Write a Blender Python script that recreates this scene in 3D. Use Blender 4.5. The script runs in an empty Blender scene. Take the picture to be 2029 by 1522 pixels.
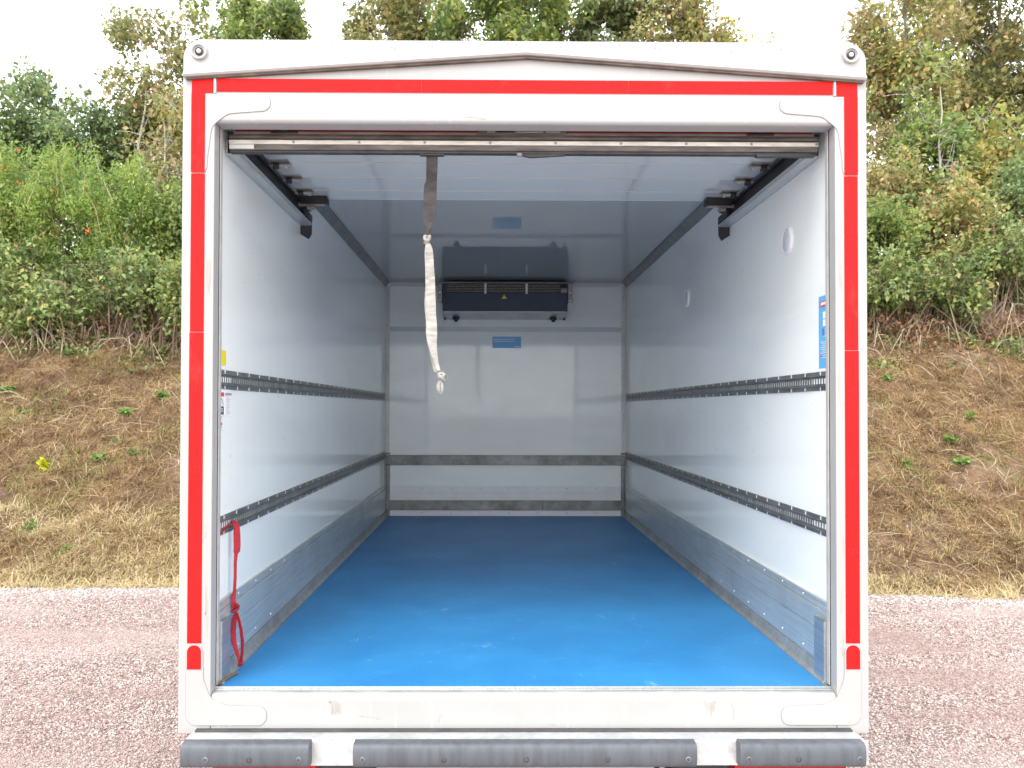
import bpy, bmesh, math, random
import numpy as np
from mathutils import Vector, Matrix, noise as mnoise

C = bpy.context.scene.collection
SC = bpy.context.scene
random.seed(7)

# ------------------------------------------------------------------ camera
cam_d = bpy.data.cameras.new('camera')
cam = bpy.data.objects.new('camera', cam_d); C.objects.link(cam)
yaw, pitch, roll = 0.007874, 0.015074, 0.0022865
f = Vector((math.sin(yaw)*math.cos(pitch), math.cos(yaw)*math.cos(pitch), math.sin(pitch)))
r = Vector((math.cos(yaw), -math.sin(yaw), 0)); u = r.cross(f)
r2 = r*math.cos(roll)+u*math.sin(roll); u2 = u*math.cos(roll)-r*math.sin(roll)
M4 = Matrix((r2, u2, -f)).transposed().to_4x4()
M4.translation = Vector((-0.1006, -2.6488, 2.0))
cam.matrix_world = M4
cam_d.sensor_width = 36.0; cam_d.lens = 1641/2029*36
cam_d.shift_x = (1014.5-991.263)/2029; cam_d.shift_y = (785.582-761)/2029
cam_d.clip_start = 0.05; cam_d.clip_end = 500
SC.camera = cam
cam_d.dof.use_dof = True; cam_d.dof.focus_distance = 3.3; cam_d.dof.aperture_fstop = 7.5

# ------------------------------------------------------------------ sky, sun, exposure
W = bpy.data.worlds.new('World'); SC.world = W; W.use_nodes = True
nt = W.node_tree; nt.nodes.clear()
SUN_EL, SUN_ROT = math.radians(50), math.radians(205)
sky = nt.nodes.new('ShaderNodeTexSky'); sky.sky_type = 'NISHITA'; sky.sun_disc = False
sky.sun_elevation = SUN_EL; sky.sun_rotation = SUN_ROT
mix = nt.nodes.new('ShaderNodeMix'); mix.data_type = 'RGBA'
mix.inputs[0].default_value = 0.80                      # share of bright cloud cover
mix.inputs[7].default_value = (10.5, 10.5, 10.35, 1)
bg = nt.nodes.new('ShaderNodeBackground'); bg.inputs[1].default_value = 0.10
wo = nt.nodes.new('ShaderNodeOutputWorld')
nt.links.new(sky.outputs[0], mix.inputs[6]); nt.links.new(mix.outputs[2], bg.inputs[0]); nt.links.new(bg.outputs[0], wo.inputs[0])
sl = bpy.data.lights.new('sun', 'SUN'); sl.energy = .6; sl.angle = math.radians(25); sl.color = (1, .955, .89)
so = bpy.data.objects.new('sun', sl); C.objects.link(so)
sd = Vector((math.sin(SUN_ROT)*math.cos(SUN_EL), math.cos(SUN_ROT)*math.cos(SUN_EL), math.sin(SUN_EL)))
so.rotation_euler = sd.to_track_quat('Z', 'Y').to_euler()
so.location = (-6, -10, 14)
SC.view_settings.view_transform = 'Standard'; SC.view_settings.look = 'None'
SC.view_settings.exposure = 1.88; SC.view_settings.gamma = 1; SC.view_settings.use_curve_mapping = False
SC.cycles.max_bounces = 12; SC.cycles.diffuse_bounces = 8; SC.cycles.glossy_bounces = 6
SC.cycles.transmission_bounces = 6; SC.cycles.use_denoising = True
SC.cycles.sample_clamp_indirect = 8

# ------------------------------------------------------------------ materials
def nodes(name):
    m = bpy.data.materials.new(name); m.use_nodes = True
    t = m.node_tree; b = t.nodes['Principled BSDF']
    return m, t, b
def N(t, kind, **kw):
    n = t.nodes.new(kind)
    for k, v in kw.items():
        setattr(n, k, v)
    return n
def ramp(t, fac, stops):
    n = t.nodes.new('ShaderNodeValToRGB')
    e = n.color_ramp.elements
    while len(e) < len(stops): e.new(0.5)
    for i, (p, c) in enumerate(stops):
        e[i].position = p; e[i].color = (*c, 1) if len(c) == 3 else c
    t.links.new(fac, n.inputs[0]); return n.outputs[0]
def mixc(t, fac, a, b, mode='MIX'):
    n = t.nodes.new('ShaderNodeMix'); n.data_type = 'RGBA'; n.blend_type = mode
    for s, v in ((n.inputs[0], fac), (n.inputs[6], a), (n.inputs[7], b)):
        if isinstance(v, (int, float)): s.default_value = v
        elif isinstance(v, tuple): s.default_value = (*v, 1) if len(v) == 3 else v
        else: t.links.new(v, s)
    return n.outputs[2]
def coords(t, scale=(1, 1, 1), rot=(0, 0, 0), src='Object'):
    tc = t.nodes.new('ShaderNodeTexCoord'); mp = t.nodes.new('ShaderNodeMapping')
    mp.inputs['Scale'].default_value = scale; mp.inputs['Rotation'].default_value = rot
    t.links.new(tc.outputs[src], mp.inputs[0]); return mp.outputs[0]
def noise(t, vec, scale, detail=4, rough=.55, dist=0):
    n = t.nodes.new('ShaderNodeTexNoise'); n.inputs['Scale'].default_value = scale
    n.inputs['Detail'].default_value = detail; n.inputs['Roughness'].default_value = rough
    n.inputs['Distortion'].default_value = dist
    t.links.new(vec, n.inputs['Vector']); return n.outputs['Fac']
def bump(t, b, h, strength=.2, dist=.01):
    n = t.nodes.new('ShaderNodeBump'); n.inputs['Strength'].default_value = strength; n.inputs['Distance'].default_value = dist
    t.links.new(h, n.inputs['Height']); t.links.new(n.outputs[0], b.inputs['Normal'])
def simple(name, col, rough=.5, metal=0, var=.12, scale=12, stretch=(1, 1, 1), bmp=0, spec=None):
    """one colour with a mottling of slightly darker and lighter patches"""
    m, t, b = nodes(name)
    v = coords(t, stretch); f_ = noise(t, v, scale)
    lo = tuple(c*(1-var) for c in col); hi = tuple(min(1, c*(1+var)) for c in col)
    t.links.new(ramp(t, f_, [(.3, lo), (.7, hi)]), b.inputs['Base Color'])
    b.inputs['Roughness'].default_value = rough; b.inputs['Metallic'].default_value = metal
    if spec is not None: b.inputs['Specular IOR Level'].default_value = spec
    if bmp: bump(t, b, noise(t, v, scale*6), bmp, .004)
    return m

def mat_frame():
    m, t, b = nodes('white_frame_paint')
    v = coords(t)
    big = noise(t, v, 1.7, 5, .6)
    streak = noise(t, coords(t, (14, 14, 1.2)), 3, 4, .65)
    spots = noise(t, v, 55, 2, .5)
    c = mixc(t, ramp(t, big, [(.42, (0, 0, 0)), (.72, (.5, .5, .5))]), (.375, .373, .368), (.325, .318, .305))
    c = mixc(t, ramp(t, streak, [(.60, (0, 0, 0)), (.74, (.55, .55, .55))]), c, (.55, .51, .44))
    c = mixc(t, ramp(t, spots, [(.70, (0, 0, 0)), (.76, (.6, .6, .6))]), c, (.36, .33, .30))
    t.links.new(c, b.inputs['Base Color'])
    b.inputs['Roughness'].default_value = .38
    bump(t, b, noise(t, v, 90, 2), .03, .002)
    return m
def mat_wall():
    m, t, b = nodes('white_wall_laminate')
    v = coords(t)
    smear = noise(t, coords(t, (1, .5, 2.2)), 1.6, 5, .6, .6)
    c = mixc(t, ramp(t, smear, [(.45, (0, 0, 0)), (.75, (1, 1, 1))]), (.87, .905, .885), (.80, .835, .815))
    sp = noise(t, v, 34, 2, .5)
    c = mixc(t, ramp(t, sp, [(.735, (0, 0, 0)), (.78, (.5, .5, .5))]), c, (.42, .42, .42))
    t.links.new(c, b.inputs['Base Color'])
    rr = N(t, 'ShaderNodeMapRange'); rr.inputs[3].default_value = .03; rr.inputs[4].default_value = .085
    t.links.new(smear, rr.inputs[0]); t.links.new(rr.outputs[0], b.inputs['Roughness'])
    b.inputs['IOR'].default_value = 1.5
    bump(t, b, noise(t, v, 7, 2), .015, .01)
    return m
def mat_ceiling(name='glossy_ceiling_laminate', k=.72, ior=3.0):
    m, t, b = nodes(name)
    v = coords(t)
    c = ramp(t, noise(t, coords(t, (1, .5, 1)), 1.5, 4, .6), [(.35, (.60*k, .645*k, .65*k)), (.7, (.55*k, .59*k, .59*k))])
    t.links.new(c, b.inputs['Base Color']); b.inputs['Roughness'].default_value = .004; b.inputs['IOR'].default_value = ior
    return m
def mat_mat():
    m, t, b = nodes('blue_floor_coating')
    v = coords(t)
    n1 = noise(t, v, 2.2, 6, .65)
    c = ramp(t, n1, [(.3, (.018, .180, .44)), (.7, (.032, .245, .55))])
    wave = N(t, 'ShaderNodeTexVoronoi'); wave.feature = 'DISTANCE_TO_EDGE'; wave.inputs['Scale'].default_value = 5
    wn = N(t, 'ShaderNodeTexNoise'); wn.inputs['Scale'].default_value = 4; wn.inputs['Detail'].default_value = 3
    wv = N(t, 'ShaderNodeMix'); wv.data_type = 'VECTOR'; wv.inputs[0].default_value = .35
    t.links.new(v, wn.inputs['Vector']); t.links.new(v, wv.inputs[4]); t.links.new(wn.outputs['Color'], wv.inputs[5])
    t.links.new(wv.outputs[1], wave.inputs['Vector'])
    sc = ramp(t, wave.outputs['Distance'], [(.0, (1, 1, 1)), (.010, (0, 0, 0))])
    brk = ramp(t, noise(t, v, 9, 4, .7), [(.53, (0, 0, 0)), (.68, (.55, .55, .55))])
    c = mixc(t, mixc(t, 1.0, sc, brk, 'MULTIPLY'), c, (.42, .60, .80))
    fine = noise(t, coords(t, (60, 4, 1), (0, 0, .5)), 5, 3, .7)
    c = mixc(t, ramp(t, fine, [(.68, (0, 0, 0)), (.78, (.4, .4, .4))]), c, (.24, .43, .70))
    dots = noise(t, v, 120, 1, .5)
    c = mixc(t, ramp(t, dots, [(.74, (0, 0, 0)), (.80, (.35, .35, .35))]), c, (.30, .50, .75))
    dirt = noise(t, coords(t, (1, .7, 1)), 1.3, 5, .7)
    c = mixc(t, ramp(t, dirt, [(.5, (0, 0, 0)), (.8, (.3, .3, .3))]), c, (.04, .12, .26))
    t.links.new(c, b.inputs['Base Color'])
    b.inputs['Roughness'].default_value = .44
    bump(t, b, noise(t, v, 150, 3), .12, .002)
    return m
def mat_alu(name='brushed_aluminium', base=(.50, .525, .545), rough=.36, metal=.75, st=(40, 1.0, 40)):
    m, t, b = nodes(name)
    g = noise(t, coords(t, st), 3, 3, .6)
    big = noise(t, coords(t), 2.4, 5, .6)
    c = mixc(t, ramp(t, g, [(.3, (0, 0, 0)), (.7, (1, 1, 1))]), tuple(x*.8 for x in base), tuple(x*1.12 for x in base))
    c = mixc(t, ramp(t, big, [(.45, (0, 0, 0)), (.75, (.6, .6, .6))]), c, tuple(x*.62 for x in base))
    t.links.new(c, b.inputs['Base Color']); b.inputs['Metallic'].default_value = metal
    rr = N(t, 'ShaderNodeMapRange'); rr.inputs[3].default_value = rough*.75; rr.inputs[4].default_value = rough*1.4
    t.links.new(big, rr.inputs[0]); t.links.new(rr.outputs[0], b.inputs['Roughness'])
    return m
def mat_red(name='red_reflective_film', marks=False):
    m, t, b = nodes(name)
    v = coords(t)
    vor = N(t, 'ShaderNodeTexVoronoi'); vor.inputs['Scale'].default_value = 260
    t.links.new(v, vor.inputs['Vector'])
    c = mixc(t, ramp(t, vor.outputs['Distance'], [(.2, (0, 0, 0)), (.6, (1, 1, 1))]), (.66, .010, .012), (.76, .016, .016))
    d = noise(t, coords(t, (1, 1, .6)), 6, 5, .65)
    c = mixc(t, ramp(t, d, [(.58, (0, 0, 0)), (.75, (.35, .35, .35))]), c, (.55, .10, .09))
    t.links.new(c, b.inputs['Base Color']); b.inputs['Roughness'].default_value = .3; b.inputs['Specular IOR Level'].default_value = .08
    return m
def mat_rubber():
    m, t, b = nodes('grey_rubber')
    v = coords(t)
    s_ = noise(t, coords(t, (9, 9, .8)), 4, 4, .7)
    c = ramp(t, s_, [(.3, (.060, .066, .076)), (.62, (.092, .102, .118)), (.8, (.052, .052, .050))])
    t.links.new(c, b.inputs['Base Color']); b.inputs['Roughness'].default_value = .55
    bump(t, b, noise(t, v, 80, 3), .1, .003)
    return m
def mat_galv(name='galvanised_steel', k=1.0, dirt=.6):
    m, t, b = nodes(name)
    v = coords(t)
    vo = N(t, 'ShaderNodeTexVoronoi'); vo.inputs['Scale'].default_value = 55; t.links.new(v, vo.inputs['Vector'])
    n1 = noise(t, v, 5, 6, .7)
    c = mixc(t, vo.outputs['Color'], tuple(k*x for x in (.36, .38, .39)), tuple(k*x for x in (.46, .47, .47)))
    c = mixc(t, ramp(t, n1, [(.40, (0, 0, 0)), (.66, (dirt,)*3)]), c, tuple(k*x for x in (.16, .155, .14)))
    t.links.new(c, b.inputs['Base Color']); b.inputs['Metallic'].default_value = .55; b.inputs['Roughness'].default_value = .48
    return m
def island_ramp(name, stops, rough=.6, trans=0.0, spec=.3, shade=None, shade2=None):
    """colour differs from leaf to leaf (or blade to blade, stone to stone)"""
    m, t, b = nodes(name)
    g = N(t, 'ShaderNodeNewGeometry')
    c = ramp(t, g.outputs['Random Per Island'], stops)
    for sh in (shade, shade2):                           # slow patches of another tint over the plant
        if sh:
            pn = noise(t, coords(t, sh[2] if len(sh) > 2 else (1, 1, 1)), sh[0], 3, .55)
            c = mixc(t, ramp(t, pn, [(.46, (0, 0, 0)), (.62, (.7, .7, .7))]), c, sh[1])
    t.links.new(c, b.inputs['Base Color']); b.inputs['Roughness'].default_value = rough
    b.inputs['Specular IOR Level'].default_value = spec
    if trans:
        tr = N(t, 'ShaderNodeBsdfTranslucent'); ms = N(t, 'ShaderNodeMixShader'); ms.inputs[0].default_value = trans
        t.links.new(c, tr.inputs[0]); t.links.new(b.outputs[0], ms.inputs[1]); t.links.new(tr.outputs[0], ms.inputs[2])
        t.links.new(ms.outputs[0], t.nodes['Material Output'].inputs[0])
    return m
def mat_ground():
    m, t, b = nodes('gravel_ground')
    v = coords(t, src='Object')
    vo = N(t, 'ShaderNodeTexVoronoi'); vo.inputs['Scale'].default_value = 55; t.links.new(v, vo.inputs['Vector'])
    vs = N(t, 'ShaderNodeSeparateColor'); t.links.new(vo.outputs['Color'], vs.inputs[0])
    c = ramp(t, vs.outputs[0], [(0, (.10, .062, .057)), (.35, (.25, .18, .165)), (.7, (.39, .305, .285)), (1, (.58, .51, .48))])
    for sc_, col, st in ((.75, (.31, .22, .20), (.45, 1.6, 1)), (.5, (.47, .385, .365), (.4, 1.2, 1))):
        pn = noise(t, coords(t, st), sc_, 3, .55)
        c = mixc(t, ramp(t, pn, [(.46, (0, 0, 0)), (.62, (.7, .7, .7))]), c, col)
    t.links.new(c, b.inputs['Base Color']); b.inputs['Roughness'].default_value = .9
    bump(t, b, vo.outputs['Distance'], .8, .012)
    return m
def mat_bank():
    m, t, b = nodes('red_bank_soil')
    v = coords(t)
    n1 = noise(t, v, 1.1, 6, .65); n2 = noise(t, v, 26, 4, .7)
    c = ramp(t, n1, [(.35, (.12, .068, .048)), (.52, (.17, .10, .062)), (.68, (.15, .065, .050))])
    c = mixc(t, ramp(t, n2, [(.4, (0, 0, 0)), (.7, (.7, .7, .7))]), c, (.28, .205, .12))
    t.links.new(c, b.inputs['Base Color']); b.inputs['Roughness'].default_value = .95
    bump(t, b, n2, .9, .04)
    return m

M = dict(
    ceil=mat_ceiling(), panel=mat_ceiling('door_panel_laminate', 1.08, 2.2), frame=mat_frame(), wall=mat_wall(), mat=mat_mat(), alu=mat_alu(), red=mat_red(), rubber=mat_rubber(),
    galv=mat_galv(), galvdark=mat_galv('stained_steel', .62, .85), ground=mat_ground(), bank=mat_bank(),
    beam=mat_galv('pale_galvanised_beam', 1.45, .35),
    kick=mat_alu('kick_plate_aluminium', (.60, .645, .645), .30, .50),
    trim=simple('cream_trim', (.66, .66, .63), .4, 0, .08, 8),
    seal=simple('black_rubber_seal', (.055, .050, .048), .6, 0, .3, 20, bmp=.2),
    dirtyseal=simple('grimy_seal', (.12, .108, .10), .6, 0, .45, 9, (1.2, 6, 8), .2),
    doorgrey=simple('grey_door_rail', (.30, .295, .28), .45, .3, .3, 7, (1.5, 6, 10)),
    doorwhite=simple('worn_white_rail', (.66, .64, .58), .4, 0, .18, 9, (2, 8, 8)),
    darkmetal=simple('dark_steel', (.045, .045, .048), .42, .5, .3, 14),
    railmetal=simple('lash_rail_steel', (.19, .20, .205), .38, .45, .25, 10),
    zinc=simple('zinc_bolt', (.45, .44, .42), .4, .8, .2, 40),
    white=simple('white_plastic', (.78, .78, .78), .35, 0, .04, 10),
    brightrivet=simple('bright_rivet', (.80, .81, .82), .3, .2, .05, 50),
    evap=simple('dark_blue_casing', (.020, .042, .078), .38, .1, .2, 6),
    evapalu=simple('drip_tray_aluminium', (.62, .62, .60), .35, .6, .12, 8),
    black=simple('black_plastic', (.012, .012, .013), .5, 0, .3, 20),
    yellow=simple('yellow_sticker', (.80, .66, .02), .5, 0, .05, 12),
    skyblue=simple('light_blue_print', (.12, .42, .74), .4, 0, .05, 6),
    paper=simple('white_print', (.80, .80, .82), .5, 0, .03, 20),
    redprint=simple('red_print', (.62, .05, .04), .5, 0, .08, 20),
    inkgrey=simple('grey_print', (.30, .30, .34), .6, 0, .1, 60),
    inkdark=simple('dark_print', (.045, .045, .07), .6, 0, .1, 60),
    purple=simple('purple_print', (.16, .05, .30), .6, 0, .1, 60),
    teal=simple('teal_print', (.02, .40, .35), .6, 0, .1, 60),
    markred=simple('dark_red_print', (.10, .003, .005), .6, 0, .1, 60),
    strapgrey=simple('dirty_grey_webbing', (.052, .047, .047), .85, 0, .5, 14, (1, 1, 2.2), .4),
    strapwhite=simple('white_webbing', (.34, .33, .305), .85, 0, .3, 30, (1, 1, 3), .4),
    strapred=simple('red_webbing', (.33, .012, .024), .75, 0, .25, 40, (1, 1, 1), .4),
    lens=simple('lamp_lens', (.60, .62, .68), .12, 0, .06, 30),
    lampred=simple('red_lamp_lens', (.42, .005, .010), .12, 0, .15, 8),
    tyre=simple('tyre_rubber', (.03, .03, .03), .8, 0, .2, 12, bmp=.3),
    glass=simple('dark_glass', (.02, .025, .03), .05, 0, .1, 3),
    bark=simple('grey_bark', (.20, .18, .155), .9, 0, .35, 9, (1, 1, .3), .6),
    palebark=simple('pale_bark', (.42, .40, .36), .9, 0, .2, 9, (1, 1, .3), .5),
    stem=simple('brown_bramble_stem', (.22, .155, .105), .85, 0, .35, 6),
    drystem=simple('dry_pale_stem', (.40, .33, .24), .85, 0, .3, 6),
    smear=simple('grey_scuff', (.36, .33, .31), .6, 0, .35, 40, (1, 1, .2)),
    lipgrime=simple('brown_grime', (.13, .105, .085), .8, 0, .5, 14),
    lampgrey=simple('lamp_grey_plastic', (.42, .41, .40), .45, 0, .12, 20),
    shadedred=simple('shade_darkened_red_film', (.20, .008, .014), .5, 0, .35, 7, (1, 4, 4)),  # red film darkened in colour to carry the shade under the header
    gap=simple('joint_line_grey', (.30, .29, .275), .8, 0, .2, 30),
)

# ------------------------------------------------------------------ mesh helpers
class MB:
    def __init__(s): s.v = []; s.f = []; s.mi = []; s.mats = []
    def _m(s, m):
        if m not in s.mats: s.mats.append(m)
        return s.mats.index(m)
    def add(s, vs, fs, m):
        o = len(s.v); k = s._m(m); s.v += [tuple(p) for p in vs]
        for q in fs: s.f.append(tuple(i+o for i in q)); s.mi.append(k)
        return s
    def box(s, x0, x1, y0, y1, z0, z1, m):
        x0, x1 = sorted((x0, x1)); y0, y1 = sorted((y0, y1)); z0, z1 = sorted((z0, z1))
        v = [(x, y, z) for x in (x0, x1) for y in (y0, y1) for z in (z0, z1)]
        return s.add(v, [(0, 1, 3, 2), (4, 6, 7, 5), (0, 4, 5, 1), (2, 3, 7, 6), (0, 2, 6, 4), (1, 5, 7, 3)], m)
    def prism(s, poly, axis, a, b, m):
        """polygon in the plane across `axis`, extruded from a to b along it"""
        def p3(p, t):
            return {'x': (t, p[0], p[1]), 'y': (p[0], t, p[1]), 'z': (p[0], p[1], t)}[axis]
        n = len(poly)
        A = sum(poly[i][0]*poly[(i+1) % n][1]-poly[(i+1) % n][0]*poly[i][1] for i in range(n))
        if A < 0: poly = poly[::-1]
        a, b = min(a, b), max(a, b)
        v = [p3(p, a) for p in poly]+[p3(p, b) for p in poly]
        fs = [tuple(range(n))[::-1], tuple(range(n, 2*n))]
        fs += [(i, (i+1) % n, n+(i+1) % n, n+i) for i in range(n)]
        if axis == 'y': fs = [q[::-1] for q in fs]
        return s.add(v, fs, m)
    def tube(s, pts, rad, m, n=6, caps=True):
        pts = [Vector(p) for p in pts]
        if not hasattr(rad, '__len__'): rad = [rad]*len(pts)
        v = []; fs = []
        ref = Vector((0, 0, 1))
        for i, p in enumerate(pts):
            d = (pts[min(i+1, len(pts)-1)]-pts[max(i-1, 0)]).normalized()
            q = Vector((1, 0, 0)) if abs(d.dot(ref)) > .95 else ref
            e1 = d.cross(q).normalized(); e2 = d.cross(e1)
            for k in range(n):
                a = 2*math.pi*k/n; v.append(p+(e1*math.cos(a)+e2*math.sin(a))*rad[i])
        for i in range(len(pts)-1):
            for k in range(n):
                fs.append((i*n+k, i*n+(k+1) % n, (i+1)*n+(k+1) % n, (i+1)*n+k))
        if caps: fs += [tuple(range(n))[::-1], tuple(range((len(pts)-1)*n, len(pts)*n))]
        return s.add(v, fs, m)
    def lathe(s, prof, c, axis, m, n=24):
        """prof: (radius, along) pairs turned about an axis through c"""
        v = []; fs = []
        for rr, t in prof:
            for k in range(n):
                a = 2*math.pi*k/n; p, q = rr*math.cos(a), rr*math.sin(a)
                d = {'x': (t, p, q), 'y': (q, t, p), 'z': (p, q, t)}[axis]
                v.append((c[0]+d[0], c[1]+d[1], c[2]+d[2]))
        for i in range(len(prof)-1):
            for k in range(n):
                fs.append((i*n+k, i*n+(k+1) % n, (i+1)*n+(k+1) % n, (i+1)*n+k))
        fs += [tuple(range(n))[::-1], tuple(range((len(prof)-1)*n, len(prof)*n))]
        return s.add(v, fs, m)
    def ribbon(s, rows, th, m):
        """rows: (centre, half-width vector) along a strap, given thickness th"""
        v = []; fs = []
        R = [(Vector(c), Vector(h)) for c, h in rows]
        for i, (c, h) in enumerate(R):
            d = (R[min(i+1, len(R)-1)][0]-R[max(i-1, 0)][0]).normalized()
            nn = d.cross(h.normalized()).normalized()*th*.5
            v += [c-h-nn, c+h-nn, c+h+nn, c-h+nn]
        for i in range(len(R)-1):
            o = i*4
            for k in range(4): fs.append((o+k, o+(k+1) % 4, o+4+(k+1) % 4, o+4+k))
        fs += [(3, 2, 1, 0), tuple(range(len(R)*4-4, len(R)*4))]
        return s.add(v, fs, m)
    def build(s, name, parent=None, bevel=0, smooth=False, seg=2, fix=False, **props):
        me = bpy.data.meshes.new(name); me.from_pydata(s.v, [], s.f)
        for m in s.mats: me.materials.append(m)
        me.polygons.foreach_set('material_index', s.mi)
        if fix:
            bm = bmesh.new(); bm.from_mesh(me); bmesh.ops.recalc_face_normals(bm, faces=bm.faces); bm.to_mesh(me); bm.free()
        if smooth:
            me.polygons.foreach_set('use_smooth', [True]*len(me.polygons))
            me.set_sharp_from_angle(angle=math.radians(smooth if smooth > 1 else 40))
        me.update()
        o = bpy.data.objects.new(name, me); C.objects.link(o)
        if parent is not None:
            o.parent = parent
            o.matrix_parent_inverse = MW[parent.name].inverted() if parent.name in MW else Matrix()
        if bevel:
            b = o.modifiers.new('edge', 'BEVEL'); b.width = bevel; b.segments = seg; b.limit_method = 'ANGLE'; b.angle_limit = math.radians(35)
            b.harden_normals = False
        for k, v_ in props.items(): o[k] = v_
        return o
MW = {}
def empty(name, loc, label, cat, group=None):
    o = bpy.data.objects.new(name, None); C.objects.link(o); o.location = loc
    o.empty_display_size = .2
    MW[o.name] = Matrix.Translation(loc)
    o['label'] = label; o['category'] = cat
    if group: o['group'] = group
    return o
def tag(o, label, cat, group=None):
    o['label'] = label; o['category'] = cat
    if group: o['group'] = group
    return o
def big_mesh(name, verts, tris_per, faces, m, parent=None, **props):
    """large mesh straight from numpy arrays (triangles)"""
    me = bpy.data.meshes.new(name)
    nv, nf = len(verts), len(faces)
    me.vertices.add(nv); me.vertices.foreach_set('co', verts.astype(np.float32).ravel())
    me.loops.add(nf*3); me.loops.foreach_set('vertex_index', faces.astype(np.int32).ravel())
    me.polygons.add(nf); me.polygons.foreach_set('loop_start', np.arange(0, nf*3, 3, dtype=np.int32))
    me.update(calc_edges=True)
    for q in (m if isinstance(m, list) else [m]): me.materials.append(q)
    o = bpy.data.objects.new(name, me); C.objects.link(o)
    if parent is not None:
        o.parent = parent; o.matrix_parent_inverse = MW[parent.name].inverted()
    for k, v_ in props.items(): o[k] = v_
    return o
def arc(cx, cz, rr, a0, a1, n=6):
    return [(cx+rr*math.cos(math.radians(a0+(a1-a0)*i/n)), cz+rr*math.sin(math.radians(a0+(a1-a0)*i/n))) for i in range(n+1)]
def fillet(poly, radii, n=6):
    out = []
    L = len(poly)
    for i, p in enumerate(poly):
        rr = radii[i] if hasattr(radii, '__len__') else radii
        P = Vector(p); A = Vector(poly[i-1]); B = Vector(poly[(i+1) % L])
        a = (A-P); b = (B-P)
        if rr <= 0: out.append(p); continue
        ang = a.angle(b)
        d = min(rr/math.tan(ang/2), a.length*.49, b.length*.49); rr = d*math.tan(ang/2)
        p0 = P+a.normalized()*d; p1 = P+b.normalized()*d
        cen = P+(a.normalized()+b.normalized()).normalized()*(rr/math.sin(ang/2))
        v0 = p0-cen; v1 = p1-cen
        s = math.atan2(v0.x*v1.y-v0.y*v1.x, v0.dot(v1))
        for k in range(n+1):
            q = s*k/n; c_, s_ = math.cos(q), math.sin(q)
            out.append((cen.x+v0.x*c_-v0.y*s_, cen.y+v0.x*s_+v0.y*c_))
    return out
def mir(poly): return [(-x, z) for x, z in poly][::-1]

# ------------------------------------------------------------------ ground, bank
def toe(x): return 6.66-.045*x-.010*x*x
def vnoise(x, y, s, seed=0):
    return mnoise.noise(Vector((x*s+seed*17.3, y*s-seed*9.1, seed*3.7)))
def bank_z(x, y):
    x = max(-13, min(13, x))
    d = y-toe(x)-.16*vnoise(x, 0, 1.3, 2)-.07*vnoise(x, 0, 5, 4)
    if d < 0: return 0
    n = (.10*vnoise(x, y, .9, 3)+.06*vnoise(x, y, 2.6, 4)+.045*vnoise(x, y, 5.5, 5)+.025*vnoise(x, y, 13, 6))*min(1, d/.7)
    z = .62*min(d, 5.0)+.52*max(0, min(d-5.0, 4.5))+.10*max(0, d-9.5)
    z *= min(1, .55+d*.6) if d < .75 else 1
    return max(0, z+n)
m = MB()
X = sorted(set([-220, -120, -60, 220, 120, 60]+list(range(-40, 41, 4)))); Y = sorted(set([-220, -120, -60, 140, 220, 320]+list(range(-40, 101, 4))))
m.add([(x, y, 0) for y in Y for x in X], [(j*len(X)+i, j*len(X)+i+1, (j+1)*len(X)+i+1, (j+1)*len(X)+i) for j in range(len(Y)-1) for i in range(len(X)-1)], M['ground'])
m.build('gravel_ground', kind='structure')
xs = np.concatenate([np.linspace(-26, -10.2, 40), np.linspace(-10, 10.5, 360), np.linspace(10.8, 26, 40)]); ys = np.concatenate([np.linspace(-.4, 6, 130), np.linspace(6.1, 9, 30), np.linspace(9.4, 60, 40)])
m = MB(); vv = []
for d in ys:
    for x in xs:
        y = toe(max(-13, min(13, x)))+d; vv.append((x, y, bank_z(x, y)-(.03 if d < 0.05 else 0)))
nx = len(xs)
m.add(vv, [(j*nx+i, j*nx+i+1, (j+1)*nx+i+1, (j+1)*nx+i) for j in range(len(ys)-1) for i in range(nx-1)], M['bank'])
m.build('embankment', smooth=60, kind='structure')

# ------------------------------------------------------------------ the truck
HW, ZF, ZC, L = 1.012, 1.102, 3.0656, 4.321
T = empty('box_truck', (0, 2.2, 0), 'white refrigerated box truck with open roller door and red outlined rear frame', 'truck')
fr = M['frame']; al = M['alu']

# body shell
for s in (-1, 1):
    MB().box(s*HW, s*1.09, .052, 4.40, .985, 3.15, M['wall']).build('side_wall', T)
MB().box(-HW, HW, L, 4.40, ZF-.1, ZC, M['wall']).build('bulkhead_wall', T)
MB().box(-HW, HW, .068, 4.40, ZC, 3.15, M['ceil']).build('roof', T)
MB().box(-HW, HW, .03, L, 1.0, ZF-.006, M['galv']).build('cargo_floor', T)
MB().box(-.980, .980, .046, L-.004, ZF-.006, ZF, M['mat']).build('floor_covering', T, bevel=.002)

# rear frame: posts with capped corners, header, sill
XI = .9975
for s in (-1, 1):
    poly = [(-1.1, .967), (-XI, .967), (-XI, 3.184)]+arc(-1.04, 3.124, .060, 90, 180, 8)
    MB().prism([(s*-x, z) for x, z in poly], 'y', 0, .05, fr).build('frame_post', T, bevel=.003, fix=True)
prof = [(0, 3.184), (0, 2.93)]+[(.014-.014*math.cos(math.radians(a)), 2.93-.014*math.sin(math.radians(a))) for a in (20, 40, 60, 75, 90)]+[(.068, 2.916), (.068, 3.184)]
header = MB().prism(prof, 'x', -XI+.0015, XI-.0015, fr).build('frame_header', T, bevel=.002, fix=True)
prof = [(0, .974), (0, 1.073), (.003, 1.082), (.010, 1.090), (.022, 1.093), (.029, 1.093), (.029, .974)]
MB().prism(prof, 'x', -XI+.0015, XI-.0015, fr).build('frame_sill', T, bevel=.002, fix=True)
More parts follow.
